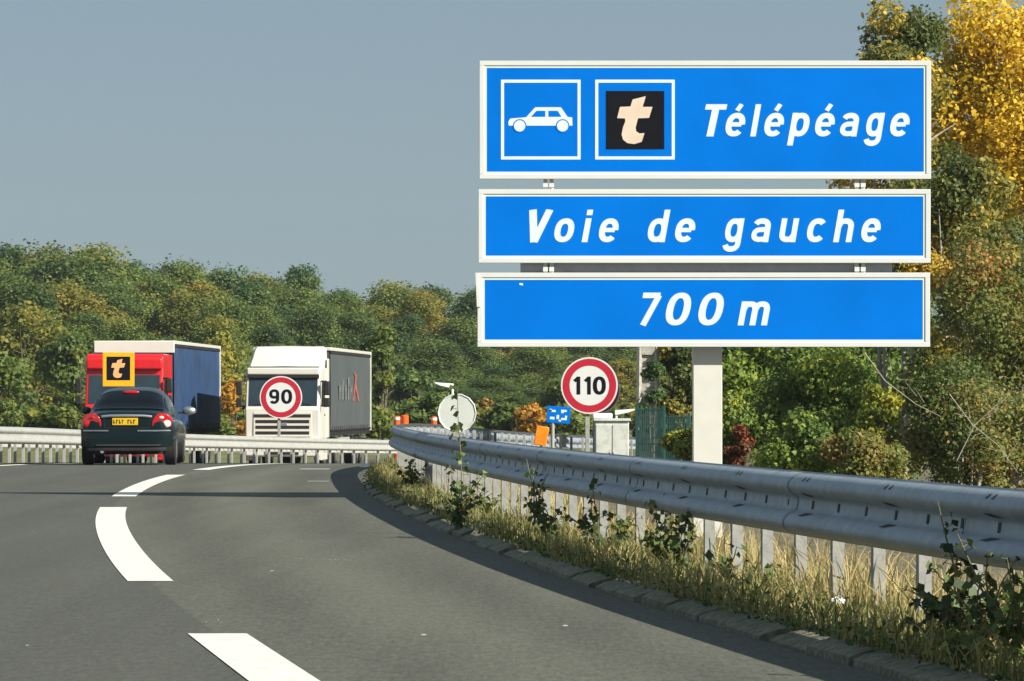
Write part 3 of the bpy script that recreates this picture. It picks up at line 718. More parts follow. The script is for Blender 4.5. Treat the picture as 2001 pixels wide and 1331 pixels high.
def build_car():
    Yc = 80.5; s = F / Yc; X = (248 - CX) / s
    T = thing("car", "dark green saloon car driving away in the left lane with red tail lights", "car", (X, Yc, hgt(X, Yc)), .022)
    BODY = [(-.055, .55, .36, .86), (-.03, .70, .33, .93), (.03, .80, .30, .975), (.14, .85, .29, .995), (.5, .885, .28, 1.00), (1.2, .89, .25, .99), (2.4, .89, .24, .96), (3.4, .885, .25, .93), (4.2, .86, .27, .84), (4.55, .78, .30, .74), (4.70, .60, .36, .62)]
    def sec(y, th):
        w, b, t = interp(BODY, y); n = 3.4
        c, s_ = math.cos(th), math.sin(th); zc = (b + t) / 2; zz = (t - b) / 2
        x = w * math.copysign(abs(c) ** (2 / n), c); z = zc + zz * math.copysign(abs(s_) ** (2 / n), s_)
        if z > .62: x *= 1 - .10 * ((z - .62) / .4) ** 1.6
        return Vector((x, y, z))
    ys = [-.055, -.045, -.03, 0, .03, .08, .14, .3, .5, .8, 1.2, 1.8, 2.4, 3, 3.4, 3.8, 4.2, 4.4, 4.55, 4.65, 4.7]
    N = 48
    mb = MB(); rows = [[sec(y, 2 * math.pi * k / N) for k in range(N)] for y in ys]; mb.grid(rows, 0, True)
    for r_ in (rows[0], rows[-1]): mb.add(r_, [tuple(range(N))])
    mb.build("body", M['carpaint'], T, smooth=True, angle=60)
    TOP = [(.30, .70, .93, .96), (.62, .745, .9, 1.06), (.95, .755, .9, 1.245), (1.25, .75, .9, 1.365), (1.7, .745, .9, 1.42), (2.3, .745, .9, 1.43), (2.9, .74, .9, 1.375), (3.4, .72, .9, 1.16), (3.75, .68, .9, .96)]
    def top(y, th):
        w, b, t = interp(TOP, y); c, s_ = math.cos(th), math.sin(th); n = 4.4
        f = max(0, s_) ** (2 / n); x = w * math.copysign(abs(c) ** (2 / n), c) * (1 - .20 * f * min(1, (t - b) / .4)); return Vector((x, y, b + (t - b) * f))
    yt = [.30, .45, .62, .78, .95, 1.1, 1.25, 1.45, 1.7, 2, 2.3, 2.6, 2.9, 3.15, 3.4, 3.6, 3.75]
    mb = MB(); mb.grid([[top(y, math.pi * k / 28) for k in range(29)] for y in yt]); mb.build("roof", M['carpaint'], T, smooth=True, angle=70)
    def patch(name, ys_, t0, t1, m, outv, n=14):
        mb = MB(); mb.grid([[top(y, t0 + (t1 - t0) * k / n) + Vector(outv) for k in range(n + 1)] for y in ys_]); return mb.build(name, m, T, smooth=True)
    rw = patch("rear_window", [.50, .62, .78, .95, 1.1, 1.2], math.radians(34), math.radians(146), M['glass'], (0, -.014, .012))
    for sx in (0, 1):
        a0, a1 = (4, 27) if sx == 0 else (176, 153)
        patch("side_window", [.75, .95, 1.25, 1.7, 2.3, 2.8], math.radians(a0), math.radians(a1), M['glass'], (.012 if sx == 0 else -.012, 0, .0), 6)
    mb = MB(); mb.ellipsoid((0, 1.10, 1.335), (.155, .03, .036)); mb.build("brake_light", M['lampred'], T, smooth=True)
    for sx in (-1, 1):
        mb = MB()
        poly_ = [(sx * .45, .70), (sx * .62, .68), (sx * .81, .70), (sx * .83, .84), (sx * .76, .93), (sx * .60, .955), (sx * .51, .90), (sx * .46, .80)]
        mb.prism(poly_, lambda u, v, w: Vector((u, -.062 + (abs(u) - .4) ** 2 * .42 + w, v)), .16); tl = mb.build("tail_light", M['lampred'], T, bevel=.025)
        mb = MB(); mb.ellipsoid((sx * .71, .005, .76), (.095, .03, .075)); mb.ellipsoid((sx * .63, -.03, .87), (.05, .02, .03)); mb.build("reversing_lens", M['lampclear'] if sx > 0 else M['lampred'], tl, smooth=True)
    mb = MB(); mb.box((-.03, -.068, .795), (.47, .02, .13)); pl = mb.build("number_plate", M['plate'], T, bevel=.006)
    mb = MB()
    for k, w in enumerate((.05, .045, .05, .04, .0, .05, .045, .05)):
        if w:
            x = -.235 + k * .052
            mb.box((x, -.0795, .795), (w * .3, .003, .075)); mb.box((x + w * .35, -.0795, .795 + (.025 if k % 2 else -.02)), (w * .4, .003, .018))
    mb.build("plate_characters", M['black'], pl)
    mb = MB(); mb.tube([(-.46, -.05, .885), (-.3, -.068, .90), (0, -.075, .905), (.3, -.068, .90), (.46, -.05, .885)], .026, 8); mb.build("boot_trim", M['chrome'], T, smooth=True)
    mb = MB()
    for sx in (-1, 1): mb.tube([(sx * .66, .10, .985), (sx * .655, -.02, .945), (sx * .42, -.066, .88), (sx * .40, -.082, .68)], .005, 5)
    mb.tube([(-.40, -.082, .68), (0, -.088, .675), (.40, -.082, .68)], .006, 5); mb.build("boot_seam", M['dark'], T)
    # bumper
    def bump(z0, z1, out, m, name, x0=-.84, x1=.84):
        mb = MB(); rows = []
        for k in range(25):
            x = x0 + (x1 - x0) * k / 24; yy = -out + .16 * abs(x / .86) ** 5
            rows.append([(x, yy + .06, z0 - .005), (x, yy, z0), (x, yy - .012, (z0 + z1) / 2), (x, yy, z1), (x, yy + .06, z1 + .005)])
        mb.grid(rows); return mb.build(name, m, T, smooth=True)
    bu = bump(.34, .66, .085, M['carpaint'], "bumper")
    for a, b in ((-.80, -.33), (.20, .80)):
        q = bump(.615, .64, .102, M['chrome'], "bumper_strip", a, b); q.parent = bu
    q = bump(.26, .345, .06, M['dark'], "bumper_valance", -.72, .72)
    q = bump(.355, .375, .10, M['chrome'], "bumper_edge_highlight", -.55, .62); q.parent = bu  # bright strip put in as the highlight along the lower bumper edge
    for sx in (-1, 1):
        for wy in (.78, 3.55): wheel(T, (sx * .76, wy, .31), .315, .21)
        mb = MB(); mb.ellipsoid((sx * (.94 if sx < 0 else 1.0), 2.75, .99), (.10 if sx < 0 else .13, .07, .08)); mm = mb.build("door_mirror", M['carpaint'] if sx < 0 else M['chrome'], T, smooth=True)
        mb = MB(); mb.box((sx * .87, 2.75, .95), (.16, .05, .04)); mb.build("mirror_arm", M['dark'], mm)
    mb = MB(); mb.box((0, 2.2, .25), (1.5, 3.4, .12)); mb.build("underbody", M['dark'], T)
    mb = MB(); mb.cyl((-.45, -.05, .25), (-.45, .3, .25), .035, n=14); mb.build("exhaust_pipe", M['chrome'], T, smooth=True)
    return T
build_car()

def truck(label, px_c, Y, rz, cabm, tarpm, top_h, style):
    s = F / Y; X = (px_c - CX) / s
    T = thing("lorry", label, "lorry", (X, Y, hgt(X, Y)), rz)
    fx = lambda u, v, w: Vector((w - 1.22, u, v))
    hi = 3.3 if style == 'deflector' else 3.62
    mb = MB(); mb.prism([(.02, .95), (.0, 1.95), (.06, 2.02), (.30, 2.98), (.36, hi - .1), (.5, hi), (2.15, hi), (2.15, .95)], fx, 2.44); mb.build("cab", cabm, T, bevel=.09 if style == 'deflector' else .16)
    # windscreen follows the sloping front
    def scr(x, z): return Vector((x, .06 + (z - 2.02) / .96 * .24 - .014, z))
    mb = MB(); rows = [[scr(x, z) for x in frange(-1.12, 1.12, .2)] for z in (2.04, 2.35, 2.65, 2.95)]; mb.grid(rows); mb.build("windscreen", M['screen'], T, smooth=True)
    if style == 'deflector':
        mb = MB(); mb.box((0, .05 + .20, 3.02), (2.34, .12, .15)); mb.build("screen_shade", M['dark'], T, bevel=.02)
    for sx in (-1, 1):
        mb = MB(); mb.tube([(sx * .9, .05, 2.1), (sx * .1, .08, 2.18)], .012, 6); mb.build("wiper", M['dark'], T)
    mb = MB(); mb.box((0, -.03, .70), (2.44, .3, .62)); bp_ = mb.build("bumper", cabm, T, bevel=.07)
    mb = MB(); mb.box((0, -.185, .62), (1.1, .03, .3)); mb.build("bumper_intake", M['dark'], bp_)
    for sx in (-1, 1):
        mb = MB(); mb.box((sx * .92, -.185, .82), (.42, .03, .17)); mb.build("headlight", M['lampclear'] if style == 'x' else M['glass'], T, bevel=.01)
    mb = MB(); mb.box((-.2, -.186, .93), (.95, .03, .13)); mb.build("lower_intake", M['dark'], bp_)
    # grille
    mb = MB(); mb.box((0, -.006, 1.45), (1.9, .02, .8)); g = mb.build("grille", cabm, T, bevel=.01)
    mb = MB()
    for k in range(4):
        z = 1.17 + k * .185; w = 1.75 if k < 3 else 1.85
        mb.box((0, -.021, z), (w, .012, .10))
    mb.build("grille_slots", M['dark'], g)
    mb = MB(); mb.box((0, -.03, 1.45), (.30, .012, .10)); mb.build("badge", M['chrome'], g, bevel=.01)
    for sx in (-1, 1):
        mb = MB(); mb.prism([(.42, 2.05), (.62, 2.85), (1.45, 2.85), (1.45, 2.05)], lambda u, v, w: Vector((sx * (1.222 + w), u, v)), .006); mb.build("side_window", M['glass'], T)
        mb = MB(); mb.prism([(.40, 1.0), (.40, 2.0), (1.5, 2.0), (1.5, 1.0)], lambda u, v, w: Vector((sx * (1.221 + w), u, v)), .006); d = mb.build("door", cabm, T)
        mb = MB(); mb.box((sx * 1.235, 1.35, 1.75), (.02, .16, .05)); mb.build("handle", M['dark'], d)
        mb = MB(); mb.box((sx * 1.43, .12, 2.62), (.2, .12, .46)); mb.box((sx * 1.43, .12, 2.16), (.2, .12, .3)); mi = mb.build("mirror", M['dark'], T, bevel=.04)
        mb = MB(); mb.tube([(sx * 1.2, .3, 2.85), (sx * 1.42, .13, 2.85)], .022, 8); mb.tube([(sx * 1.2, .3, 2.05), (sx * 1.42, .13, 2.02)], .022, 8); mb.build("mirror_arm", M['dark'], mi)
        mb = MB(); mb.box((sx * 1.13, 1.35, .62), (.22, 2.0, .7)); mb.build("side_skirt", cabm, T, bevel=.03)
        for wy, r in ((1.35, .5), (4.9, .5), (10.6, .5), (11.9, .5), (13.2, .5)): wheel(T, (sx * 1.08, wy, .5), r, .3)
    if style == 'deflector':
        mb = MB(); rows = []
        for (y, z, wx) in ((.50, 3.32, 1.20), (.66, 3.60, 1.12), (.90, 3.88, 1.06), (1.15, top_h, 1.04), (2.1, top_h + .02, 1.2)):
            rows.append([(-wx, y + .35, 3.30), (-wx, y + .10, z - .08), (-wx * .93, y, z), (0, y - .10, z + .02), (wx * .93, y, z), (wx, y + .10, z - .08), (wx, y + .35, 3.30)])
        mb.grid(rows); mb.build("roof_deflector", cabm, T, smooth=True, angle=35)
        mb = MB(); mb.box((1.235, 2.35, 2.3), (.03, .5, 2.6)); mb.build("side_fairing", cabm, T, bevel=.01)
        mb = MB(); mb.box((0, .27, 3.17), (2.38, .22, .24)); mb.build("sun_visor", cabm, T, bevel=.05)
        mb = MB(); mb.box((0, .46, 3.315), (2.3, .12, .03)); mb.build("roof_gap", M['dark'], T)
    else:
        mb = MB(); mb.box((.0, .27, 3.30), (2.40, .26, .36)); mb.build("sun_visor", cabm, T, bevel=.06)
        mb = MB(); mb.box((-.3, .28, 3.56), (.3, .12, .1)); mb.build("roof_lamp", M['lampwhite'], T, bevel=.02)
        mb = MB(); mb.box((1.235, 2.2, 2.5), (.03, .35, 2.2)); mb.build("side_fairing", cabm, T, bevel=.01)
    y0, y1 = 2.75, 16.2
    mb = MB(); rows = []
    N = 60
    for k in range(N + 1):
        y = y0 + (y1 - y0) * k / N; wv = .012 * math.sin(k * 1.9) + .006 * math.sin(k * .7)
        rows.append([(1.262 + wv, y, 1.22), (1.275 + wv * 1.3, y, 1.8), (1.275 - wv, y, 2.7), (1.262 + wv * .4, y, top_h - .13)])
    mb.grid(rows); mb.grid([[(-p[0], p[1], p[2]) for p in r_] for r_ in rows]); mb.build("side_curtain", tarpm, T, smooth=True, angle=80)
    mb = MB(); k = y0 + .5
    while k < y1:
        mb.box((1.292, k, 1.22), (.012, .05, .30)); k += .62
    mb.box((1.283, (y0 + y1) / 2, 1.24), (.03, y1 - y0, .05)); mb.box((1.283, (y0 + y1) / 2, top_h - .16), (.03, y1 - y0, .07))
    mb.build("curtain_straps", M['dark'], T)
    mb = MB(); mb.box((0, (y0 + y1) / 2, (1.2 + top_h - .1) / 2), (2.46, y1 - y0 - .02, top_h - .1 - 1.2)); mb.build("trailer_box", tarpm, T)
    mb = MB(); mb.box((0, (y0 + y1) / 2, top_h - .055), (2.60, y1 - y0 + .06, .11)); mb.build("roof_edge", M['truckwhite'], T, bevel=.02)
    if style != 'deflector':
        mb = MB(); mb.box((0, y0 - .05, top_h - .2), (2.58, .1, .38)); mb.build("front_board", M['truckwhite'], T, bevel=.02)
    mb = MB(); mb.box((1.28, y1 - .02, (1.15 + top_h) / 2), (.06, .1, top_h - 1.15)); mb.build("corner_post", M['truckwhite'], T)
    mb = MB(); mb.box((0, (y0 + y1) / 2, 1.12), (2.5, y1 - y0, .16)); mb.build("chassis", M['dark'], T)
    mb = MB(); mb.box((1.15, 8.0, .72), (.06, 3.6, .5)); mb.box((-1.15, 8.0, .72), (.06, 3.6, .5)); mb.build("side_guard", M['steel'] if style == 'deflector' else M['dark'], T)
    if style == 'deflector':
        mb = MB()
        def side(y, z, d): return Vector((1.296 + d, y, z))
        for k, (a, b, hh) in enumerate(((5.2, 5.9, .5), (6.2, 6.8, .7), (7.1, 7.8, .5), (8.1, 8.6, .75), (8.9, 9.6, .5))):
            for (u, v) in ((a, a + .26), (b - .26, b)): mb.add([side(u, 2.25, .0), side(v, 2.25, .0), side(v, 2.25 + hh, .0), side(u, 2.25 + hh, .0)], [(0, 1, 2, 3)])
            mb.add([side(a + .18, 2.27 + hh * .5, 0), side(b - .18, 2.27 + hh * .5, 0), side(b - .18, 2.4 + hh * .5, 0), side(a + .18, 2.4 + hh * .5, 0)], [(0, 1, 2, 3)])
        mb.build("pale_lettering", M['logopale'], T)
        mb = MB()
        for (a, b, c, d) in ((10.0, 2.2, 10.9, 3.1), (10.9, 3.1, 11.9, 3.15), (10.9, 3.05, 10.2, 3.2), (10.7, 2.8, 11.8, 2.2)):
            w = .55; mb.add([side(a - w / 2, b, 0), side(a + w / 2, b, .001), side(c + w / 2, d, 0), side(c - w / 2, d, .001)], [(0, 1, 2, 3)])
        mb.build("red_emblem", M['logored'], T)
    return T
truck("red cabbed lorry with a dark blue curtain trailer behind the car", 241, 138, -.042, M['truckred'], M['tarpblue'], 4.06, 'low')
truck("white lorry with a roof deflector and a grey curtain trailer behind the 90 sign", 552, 143, -.066, M['truckwhite'], M['tarpgrey'], 3.98, 'deflector')

# ------------------------------------------------------------------ foliage
def leaf_obj(name, pts, nrm, size, tint, m, parent=None, rng=NR, asp=.75):
    n = len(pts)
    sz = np.asarray(size) * np.ones(n)
    ref = rng.normal(size=(n, 3)); u = np.cross(nrm, ref); u /= np.linalg.norm(u, axis=1)[:, None] + 1e-9
    v = np.cross(nrm, u)
    a = u * sz[:, None] * .5; b = v * (sz * asp)[:, None] * .5; bend = nrm * (sz * .12)[:, None]
    V = np.empty((n, 4, 3)); V[:, 0] = pts - a; V[:, 1] = pts + b * 1.0 + bend; V[:, 2] = pts + a; V[:, 3] = pts - b * 1.0 + bend
    me = bpy.data.meshes.new(name); me.vertices.add(4 * n); me.vertices.foreach_set("co", V.ravel())
    me.loops.add(4 * n); me.loops.foreach_set("vertex_index", np.arange(4 * n))
    me.polygons.add(n); me.polygons.foreach_set("loop_start", np.arange(n) * 4); me.polygons.foreach_set("loop_total", np.full(n, 4))
    me.materials.append(m); me.update(calc_edges=True)
    at = me.attributes.new("tint", 'FLOAT', 'FACE'); at.data.foreach_set("value", np.clip(tint, 0, 1).astype(np.float32))
    o = bpy.data.objects.new(name, me); COL.objects.link(o)
    if parent is not None: o.parent = parent
    return o

def lobe_points(lobes, n, rng, shell=.5, up=.35):
    lobes = np.array(lobes, float); w = lobes[:, 3] * lobes[:, 4] + lobes[:, 4] * lobes[:, 5]; w /= w.sum()
    idx = rng.choice(len(lobes), n, p=w); d = rng.normal(size=(n, 3)); d /= np.linalg.norm(d, axis=1)[:, None]
    r = shell + (1 - shell) * rng.random(n) ** .6; r *= 1 + .13 * rng.normal(size=n)
    pts = lobes[idx, :3] + d * lobes[idx, 3:6] * r[:, None]
    nr = d + rng.normal(size=(n, 3)) * .85 + np.array([0, 0, up]); nr /= np.linalg.norm(nr, axis=1)[:, None]
    return pts, nr, idx

def make_lobes(rng, n, cz, R_, Hh, lr, taper=.5):
    out = []
    for i in range(n):
        z = rng.uniform(-1, 1); rad = math.sqrt(max(0, 1 - z * z)) * (1 - taper * max(0, z)) * rng.uniform(.45, 1); a = rng.uniform(0, 2 * math.pi)
        q = lr * rng.uniform(.4, 1.25)
        out.append((math.cos(a) * rad * R_, math.sin(a) * rad * R_, cz + z * Hh, q, q, q * rng.uniform(.7, 1.0)))
    return out

def trunk_mb(rng, hh, r0, limbs, spread, lean=0.0):
    mb = MB(); pts = []; k = 7
    ax, ay = rng.uniform(-1, 1) * lean, rng.uniform(-1, 1) * lean
    for i in range(k + 1):
        t = i / k; pts.append((ax * t * hh + .06 * hh * .2 * math.sin(3 * t + ax), ay * t * hh + .012 * hh * math.sin(4 * t), t * hh))
    mb.tube(pts, [r0 * (1.25 if i == 0 else 1 - .85 * i / k) for i in range(k + 1)], 8)
    for i in range(limbs):
        t = rng.uniform(.2, .9); b = Vector(pts[int(t * k)]); a = rng.uniform(0, 2 * math.pi); L_ = spread * rng.uniform(.5, 1) * (1.15 - .6 * t)
        e = b + Vector((math.cos(a) * L_, math.sin(a) * L_, L_ * rng.uniform(.4, 1.0))); m_ = (b + e) / 2 + Vector((0, 0, -.08 * L_))
        r = r0 * .38 * (1.1 - t)
        mb.tube([b, m_, e], [r, r * .7, r * .25], 6)
        for j in range(2):
            f = m_ + (e - m_) * rng.uniform(0, .8); a2 = a + rng.uniform(-1.2, 1.2); l2 = L_ * .5
            mb.tube([f, f + Vector((math.cos(a2) * l2, math.sin(a2) * l2, l2 * rng.uniform(.2, .9)))], [r * .5, r * .12], 5)
    return mb

# far woodland: a few grown trees, each copied to its place
def proto_tree(seed, name, label, m, Hh, R_, nl, n, leaf, group, base=.0):
    rng = np.random.default_rng(seed)
    T = thing(name, label, "tree", (0, 0, 0), 0, group)
    trunk_mb(rng, Hh * .8, .16, 9, R_ * .8).build("trunk", M['bark'], T, smooth=True)
    cz = Hh * (.5 + base / 2); lob = make_lobes(rng, nl, cz, R_, Hh * (.5 - base / 2) - .7, 1.35, .35)
    pts, nr, idx = lobe_points(lob, n, rng, .3)
    lt = rng.normal(size=len(lob)) * .18
    tint = .42 + lt[idx] + rng.normal(size=n) * .13 + .06 * (pts[:, 2] / Hh - .5)
    leaf_obj("crown", pts, nr, leaf * rng.uniform(.6, 1.35, n), tint, m, T, rng, .8)
    return T
LABG = "mid green broadleaf tree within the woodland belt behind the motorway"
LABD = "dark green broadleaf tree within the woodland belt behind the motorway"
LABA = "yellowing autumn tree within the woodland belt behind the motorway"
protos = {'g': [proto_tree(20 + i, "woodland_tree", LABG, M['leafgreen'], 11.5, 3.1, 60, 24000, .205, "woodland trees") for i in range(4)],
          'd': [proto_tree(40 + i, "woodland_tree", LABD, M['leafdark'], 12, 2.9, 60, 24000, .20, "woodland trees") for i in range(2)],
          'a': [proto_tree(60 + i, "woodland_tree", LABA, M['leafautumn'], 11, 3.0, 60, 24000, .205, "woodland trees") for i in range(2)]}
TOPL = Spline([(-600, 450), (0, 478), (150, 470), (260, 510), (380, 505), (520, 514), (680, 556), (760, 560), (880, 544), (1000, 550), (1200, 580), (1500, 610), (2100, 620), (2700, 630)])
used = {}
rw = random.Random(5)
def place_tree(kind, px, top, Y):
    s = F / Y; X = (px - CX) / s; g = hgt(X, Y); want = CH + (HY - top) / s - g
    arr = protos[kind]; i = rw.randrange(len(arr)); src = arr[i]; Hs = {'g': 11.5, 'd': 12, 'a': 11}[kind]
    k = want / Hs; kr = max(.65, k) * rw.uniform(1.1, 1.5)
    rz = rw.uniform(0, 6.28)
    if (kind, i) not in used:
        used[(kind, i)] = 1; src.location = (X, Y, g); src.rotation_euler = (0, 0, rz); src.scale = (kr, kr, k)
    else: dup(src, (X, Y, g), rz, (kr, kr, k))
for row, (Yr, drop, stp) in enumerate(((250, 205, 105), (268, 128, 98), (290, 72, 92), (315, 28, 88), (342, 4, 82))):
    px = -420 - row * 30
    while px < 2350:
        Yq = Yr + max(0, px) * .045 + rw.uniform(-8, 8)
        top = TOPL(px) + drop + rw.uniform(-14, 20) - (20 if rw.random() < .14 else 0)
        pick = rw.random()
        kind = 'a' if pick < (.20 if px < 900 else .13) else ('d' if pick < .42 else 'g')
        place_tree(kind, px, top, Yq)
        px += stp * rw.uniform(.75, 1.2)

# nearer bushes and small trees in front of the woodland
def bush(name, label, cat, px, top, bottom_z, wpx, Y, m, n, leaf, tint0=.45, tsd=.16, group=None, stems=6, nl=14, seed=None, depth=1.0, barkm='bark', lift=.12, shell=.35, lr=.38):
    s = F / Y; X = (px - CX) / s; g = hgt(X, Y) if bottom_z is None else bottom_z
    Hh = CH + (HY - top) / s - g; Rr_ = wpx / s / 2
    rng = np.random.default_rng(seed if seed is not None else int(px * 7 + top))
    T = thing(name, label, cat, (X, Y, g), 0, group)
    mb = MB()
    for i in range(stems):
        a = rng.uniform(0, 6.28); sp = Rr_ * rng.uniform(.15, .6); hh = Hh * rng.uniform(.5, .8)
        e = Vector((math.cos(a) * sp, math.sin(a) * sp * depth, hh)); b = Vector((math.cos(a) * .1 * Rr_, math.sin(a) * .1 * Rr_, -.05)); md = (b + e) / 2 + Vector((rng.normal() * .06 * Rr_, rng.normal() * .06, .08 * Hh))
        r = .010 + .0045 * Hh
        mb.tube([b, md, e], [r, r * .7, r * .25], 6)
        for j in range(5):
            f = b + (e - b) * rng.uniform(.25, .9); d = Vector((rng.normal(), rng.normal(), rng.uniform(.2, 1.3))).normalized() * Rr_ * rng.uniform(.25, .6)
            mb.tube([f, f + d * .5 + Vector((0, 0, .02)), f + d], [r * .5, r * .35, r * .12], 5)
    mb.build("trunk" if cat == "tree" else "stems", M[barkm], T, smooth=True)
    lob = []
    for i in range(nl):
        z = rng.uniform(lift, .93); rad = Rr_ * rng.uniform(0, 1) ** .6 * (1.0 if z < .6 else 1 - (z - .6) * 1.4) * .8; a = rng.uniform(0, 6.28)
        q = lr * min(Rr_, Hh * .6) * rng.uniform(.6, 1.35)
        lob.append((math.cos(a) * rad, math.sin(a) * rad * depth, z * Hh - (q * .3 if z > .7 else 0), q, q, q * .85))
    pts, nr, idx = lobe_points(lob, n, rng, shell); pts[:, 2] = np.maximum(pts[:, 2], .03)
    lt = rng.normal(size=len(lob)) * tsd
    leaf_obj("crown" if cat == "tree" else "foliage", pts, nr, leaf * rng.uniform(.55, 1.3, n), tint0 + lt[idx] + rng.normal(size=n) * tsd * .8, m, T, rng, .72)
    return T
bush("tree", "orange tinged small tree at the left edge above the barrier", "tree", 55, 585, None, 190, 236, M['leafautumn'], 4200, .30, .55, nl=20)
bush("tree", "olive green small tree left of the red lorry cab", "tree", 140, 655, None, 150, 228, M['leafgreen'], 3500, .30, .6, nl=18)
bush("bush", "low yellow green bush at the far left behind the barrier", "bush", -10, 690, None, 190, 222, M['leafgreen'], 3200, .28, .7)
bush("bush", "orange autumn bush between the two lorries", "bush", 452, 735, None, 95, 205, M['leaforange'], 2400, .22, .45)
bush("tree", "yellow green small tree between the lorries above the orange bush", "tree", 445, 640, None, 130, 240, M['leafgreen'], 3300, .28, .72, nl=18)
bush("tree", "tall bright green bushy tree just right of the white lorry", "tree", 742, 618, None, 92, 190, M['leafgreen'], 4200, .22, .74, nl=22)
bush("bush", "dark green bush right of the bright green tree", "bush", 805, 715, None, 110, 240, M['leafdark'], 2600, .26, .5)
bush("bush", "orange brown bush left of the round sign back", "bush", 835, 770, None, 110, 215, M['leafautumn'], 1900, .22, .45)
bush("bush", "golden brown bush right of the round sign back", "bush", 950, 770, None, 100, 205, M['leaforange'], 2000, .22, .35)
bush("bush", "deep orange bush left of the small blue sign", "bush", 1040, 788, None, 100, 200, M['leaforange'], 2000, .22, .6)
bush("bush", "olive bush behind the small blue sign", "bush", 1100, 740, None, 140, 230, M['leafgreen'], 2500, .26, .5)
bush("bush", "brown green bush behind the grey cabinet", "bush", 1190, 750, None, 130, 225, M['leafautumn'], 2400, .26, .25)
bush("bush", "olive brown bush behind the green fence", "bush", 1300, 740, None, 120, 200, M['leafautumn'], 2400, .24, .2)

src = bush("bush", "low green bush at the foot of the woodland behind the median barrier", "bush", 20, 778, None, 120, 205, M['leafgreen'], 2600, .22, .55, group="bushes at the woodland foot", nl=14)
rb = random.Random(12)
for px in (95, 175, 255, 330, 400, 500, 570, 640, 700, 860, 930, 1010, 1090, 1160, 1240):
    Yb = rb.uniform(198, 214); X = (px + rb.uniform(-15, 15) - CX) / F * Yb; k = rb.uniform(.75, 1.25)
    dup(src, (X, Yb, hgt(X, Yb)), rb.uniform(0, 6.28), (k * 1.15, k * 1.15, k * rb.uniform(.8, 1.2)))

# trees and thicket close behind the big sign
bush("tree", "tall golden yellow tree at the right edge of the picture", "tree", 1965, -90, None, 450, 90, M['leafgold'], 30600, 0.115, .55, .17, stems=5, nl=46, lift=.55, barkm='barkpale', seed=3, lr=.30)
bush("tree", "green poplar with sparse yellow leaves over the top right corner of the sign", "tree", 1752, -50, None, 290, 88, M['leafpoplar'], 18700, 0.106, .50, .22, stems=4, nl=40, lift=.40, barkm='barkpale', seed=4, lr=.30)
bush("tree", "green and yellow young tree right of the lower sign panels", "tree", 1885, 255, None, 290, 86, M['leafpoplar'], 20400, 0.106, .62, .2, stems=5, nl=40, lift=.2, barkm='barkpale', seed=5, lr=.32)
bush("bush", "russet brown thicket with bare twigs at the right edge", "bush", 1965, 440, None, 320, 80, M['leafrusset'], 23800, 0.083, .5, .2, stems=16, nl=44, lift=.06, barkm='barkpale', seed=6, shell=.2)
bush("bush", "dark olive thicket in front of the russet one above the rail", "bush", 1895, 690, None, 300, 76, M['leafrusset'], 20400, 0.078, .32, .18, stems=14, nl=36, lift=.05, barkm='barkpale', seed=7, shell=.2)
bush("bush", "leafy green bush under the right half of the sign", "bush", 1600, 640, None, 270, 82, M['leafbush'], 20400, 0.097, .46, .16, stems=7, nl=40, lift=.05, seed=8)
bush("bush", "yellow green sapling under the lower right corner of the sign", "bush", 1722, 715, None, 95, 76, M['leafyellow'], 4420, 0.087, .35, .15, stems=4, nl=14, lift=.30, seed=9)
bush("bush", "green bush close right of the sign post", "bush", 1470, 630, None, 210, 86, M['leafbush'], 17000, 0.101, .36, .16, stems=6, nl=34, lift=.05, seed=10)
bush("bush", "yellow olive shrub between the green tree and the russet thicket at the right", "bush", 1930, 400, None, 240, 84, M['leafpoplar'], 12000, .10, .40, .18, stems=5, nl=40, lift=.15, barkm='barkpale', seed=31)
bush("bush", "small red leaved bush at the foot of the sign post", "bush", 1450, 828, None, 105, 70, M['leafred'], 3400, 0.069, .35, .2, stems=5, nl=12, lift=.25, seed=11, lr=.3)
bush("bush", "bright green low bush on the rail right of the red one", "bush", 1560, 800, None, 160, 73, M['leafbush'], 7650, 0.083, .62, .14, stems=6, nl=16, lift=.1, seed=12)
bush("bush", "rusty low bush above the rail under the sign corner", "bush", 1690, 830, None, 190, 72, M['leafrusset'], 9350, 0.074, .55, .16, stems=7, nl=18, lift=.1, seed=22)
bush("bush", "dark tall shrub with yellow leaves left of the sign post", "bush", 1330, 600, None, 120, 112, M['leafpoplar'], 11050, 0.124, .36, .24, stems=5, nl=26, lift=.1, seed=13)
bush("bush", "low yellow leaved bush at the left foot of the sign post", "bush", 1335, 835, None, 95, 84, M['leafyellow'], 4250, 0.083, .3, .2, stems=5, nl=12, lift=.1, seed=14)
bush("bush", "ivy growth climbing the concrete pole", "bush", 1275, 690, None, 60, 111, M['leafdark'], 1870, 0.110, .5, .2, stems=4, nl=12, lift=.3, seed=15)
bush("tree", "dark green tree behind the lower thicket on the right", "tree", 1700, 500, None, 350, 118, M['leafbush'], 18700, 0.156, .22, .16, stems=5, nl=36, lift=.05, seed=16)
bush("tree", "dull green tree deep behind the golden tree", "tree", 1990, 160, None, 330, 122, M['leafpoplar'], 17000, 0.156, .3, .2, stems=5, nl=36, lift=.08, seed=17)
bush("tree", "olive green tree seen through the gaps beside the second sign panel", "tree", 1900, 215, None, 400, 130, M['leafpoplar'], 17000, .17, .36, .18, stems=4, nl=46, lift=.05, seed=19)
bush("tree", "dark green tree filling the gap behind the sign post bushes", "tree", 1480, 560, None, 330, 126, M['leafbush'], 15300, 0.166, .18, .14, stems=5, nl=32, lift=.05, seed=18)
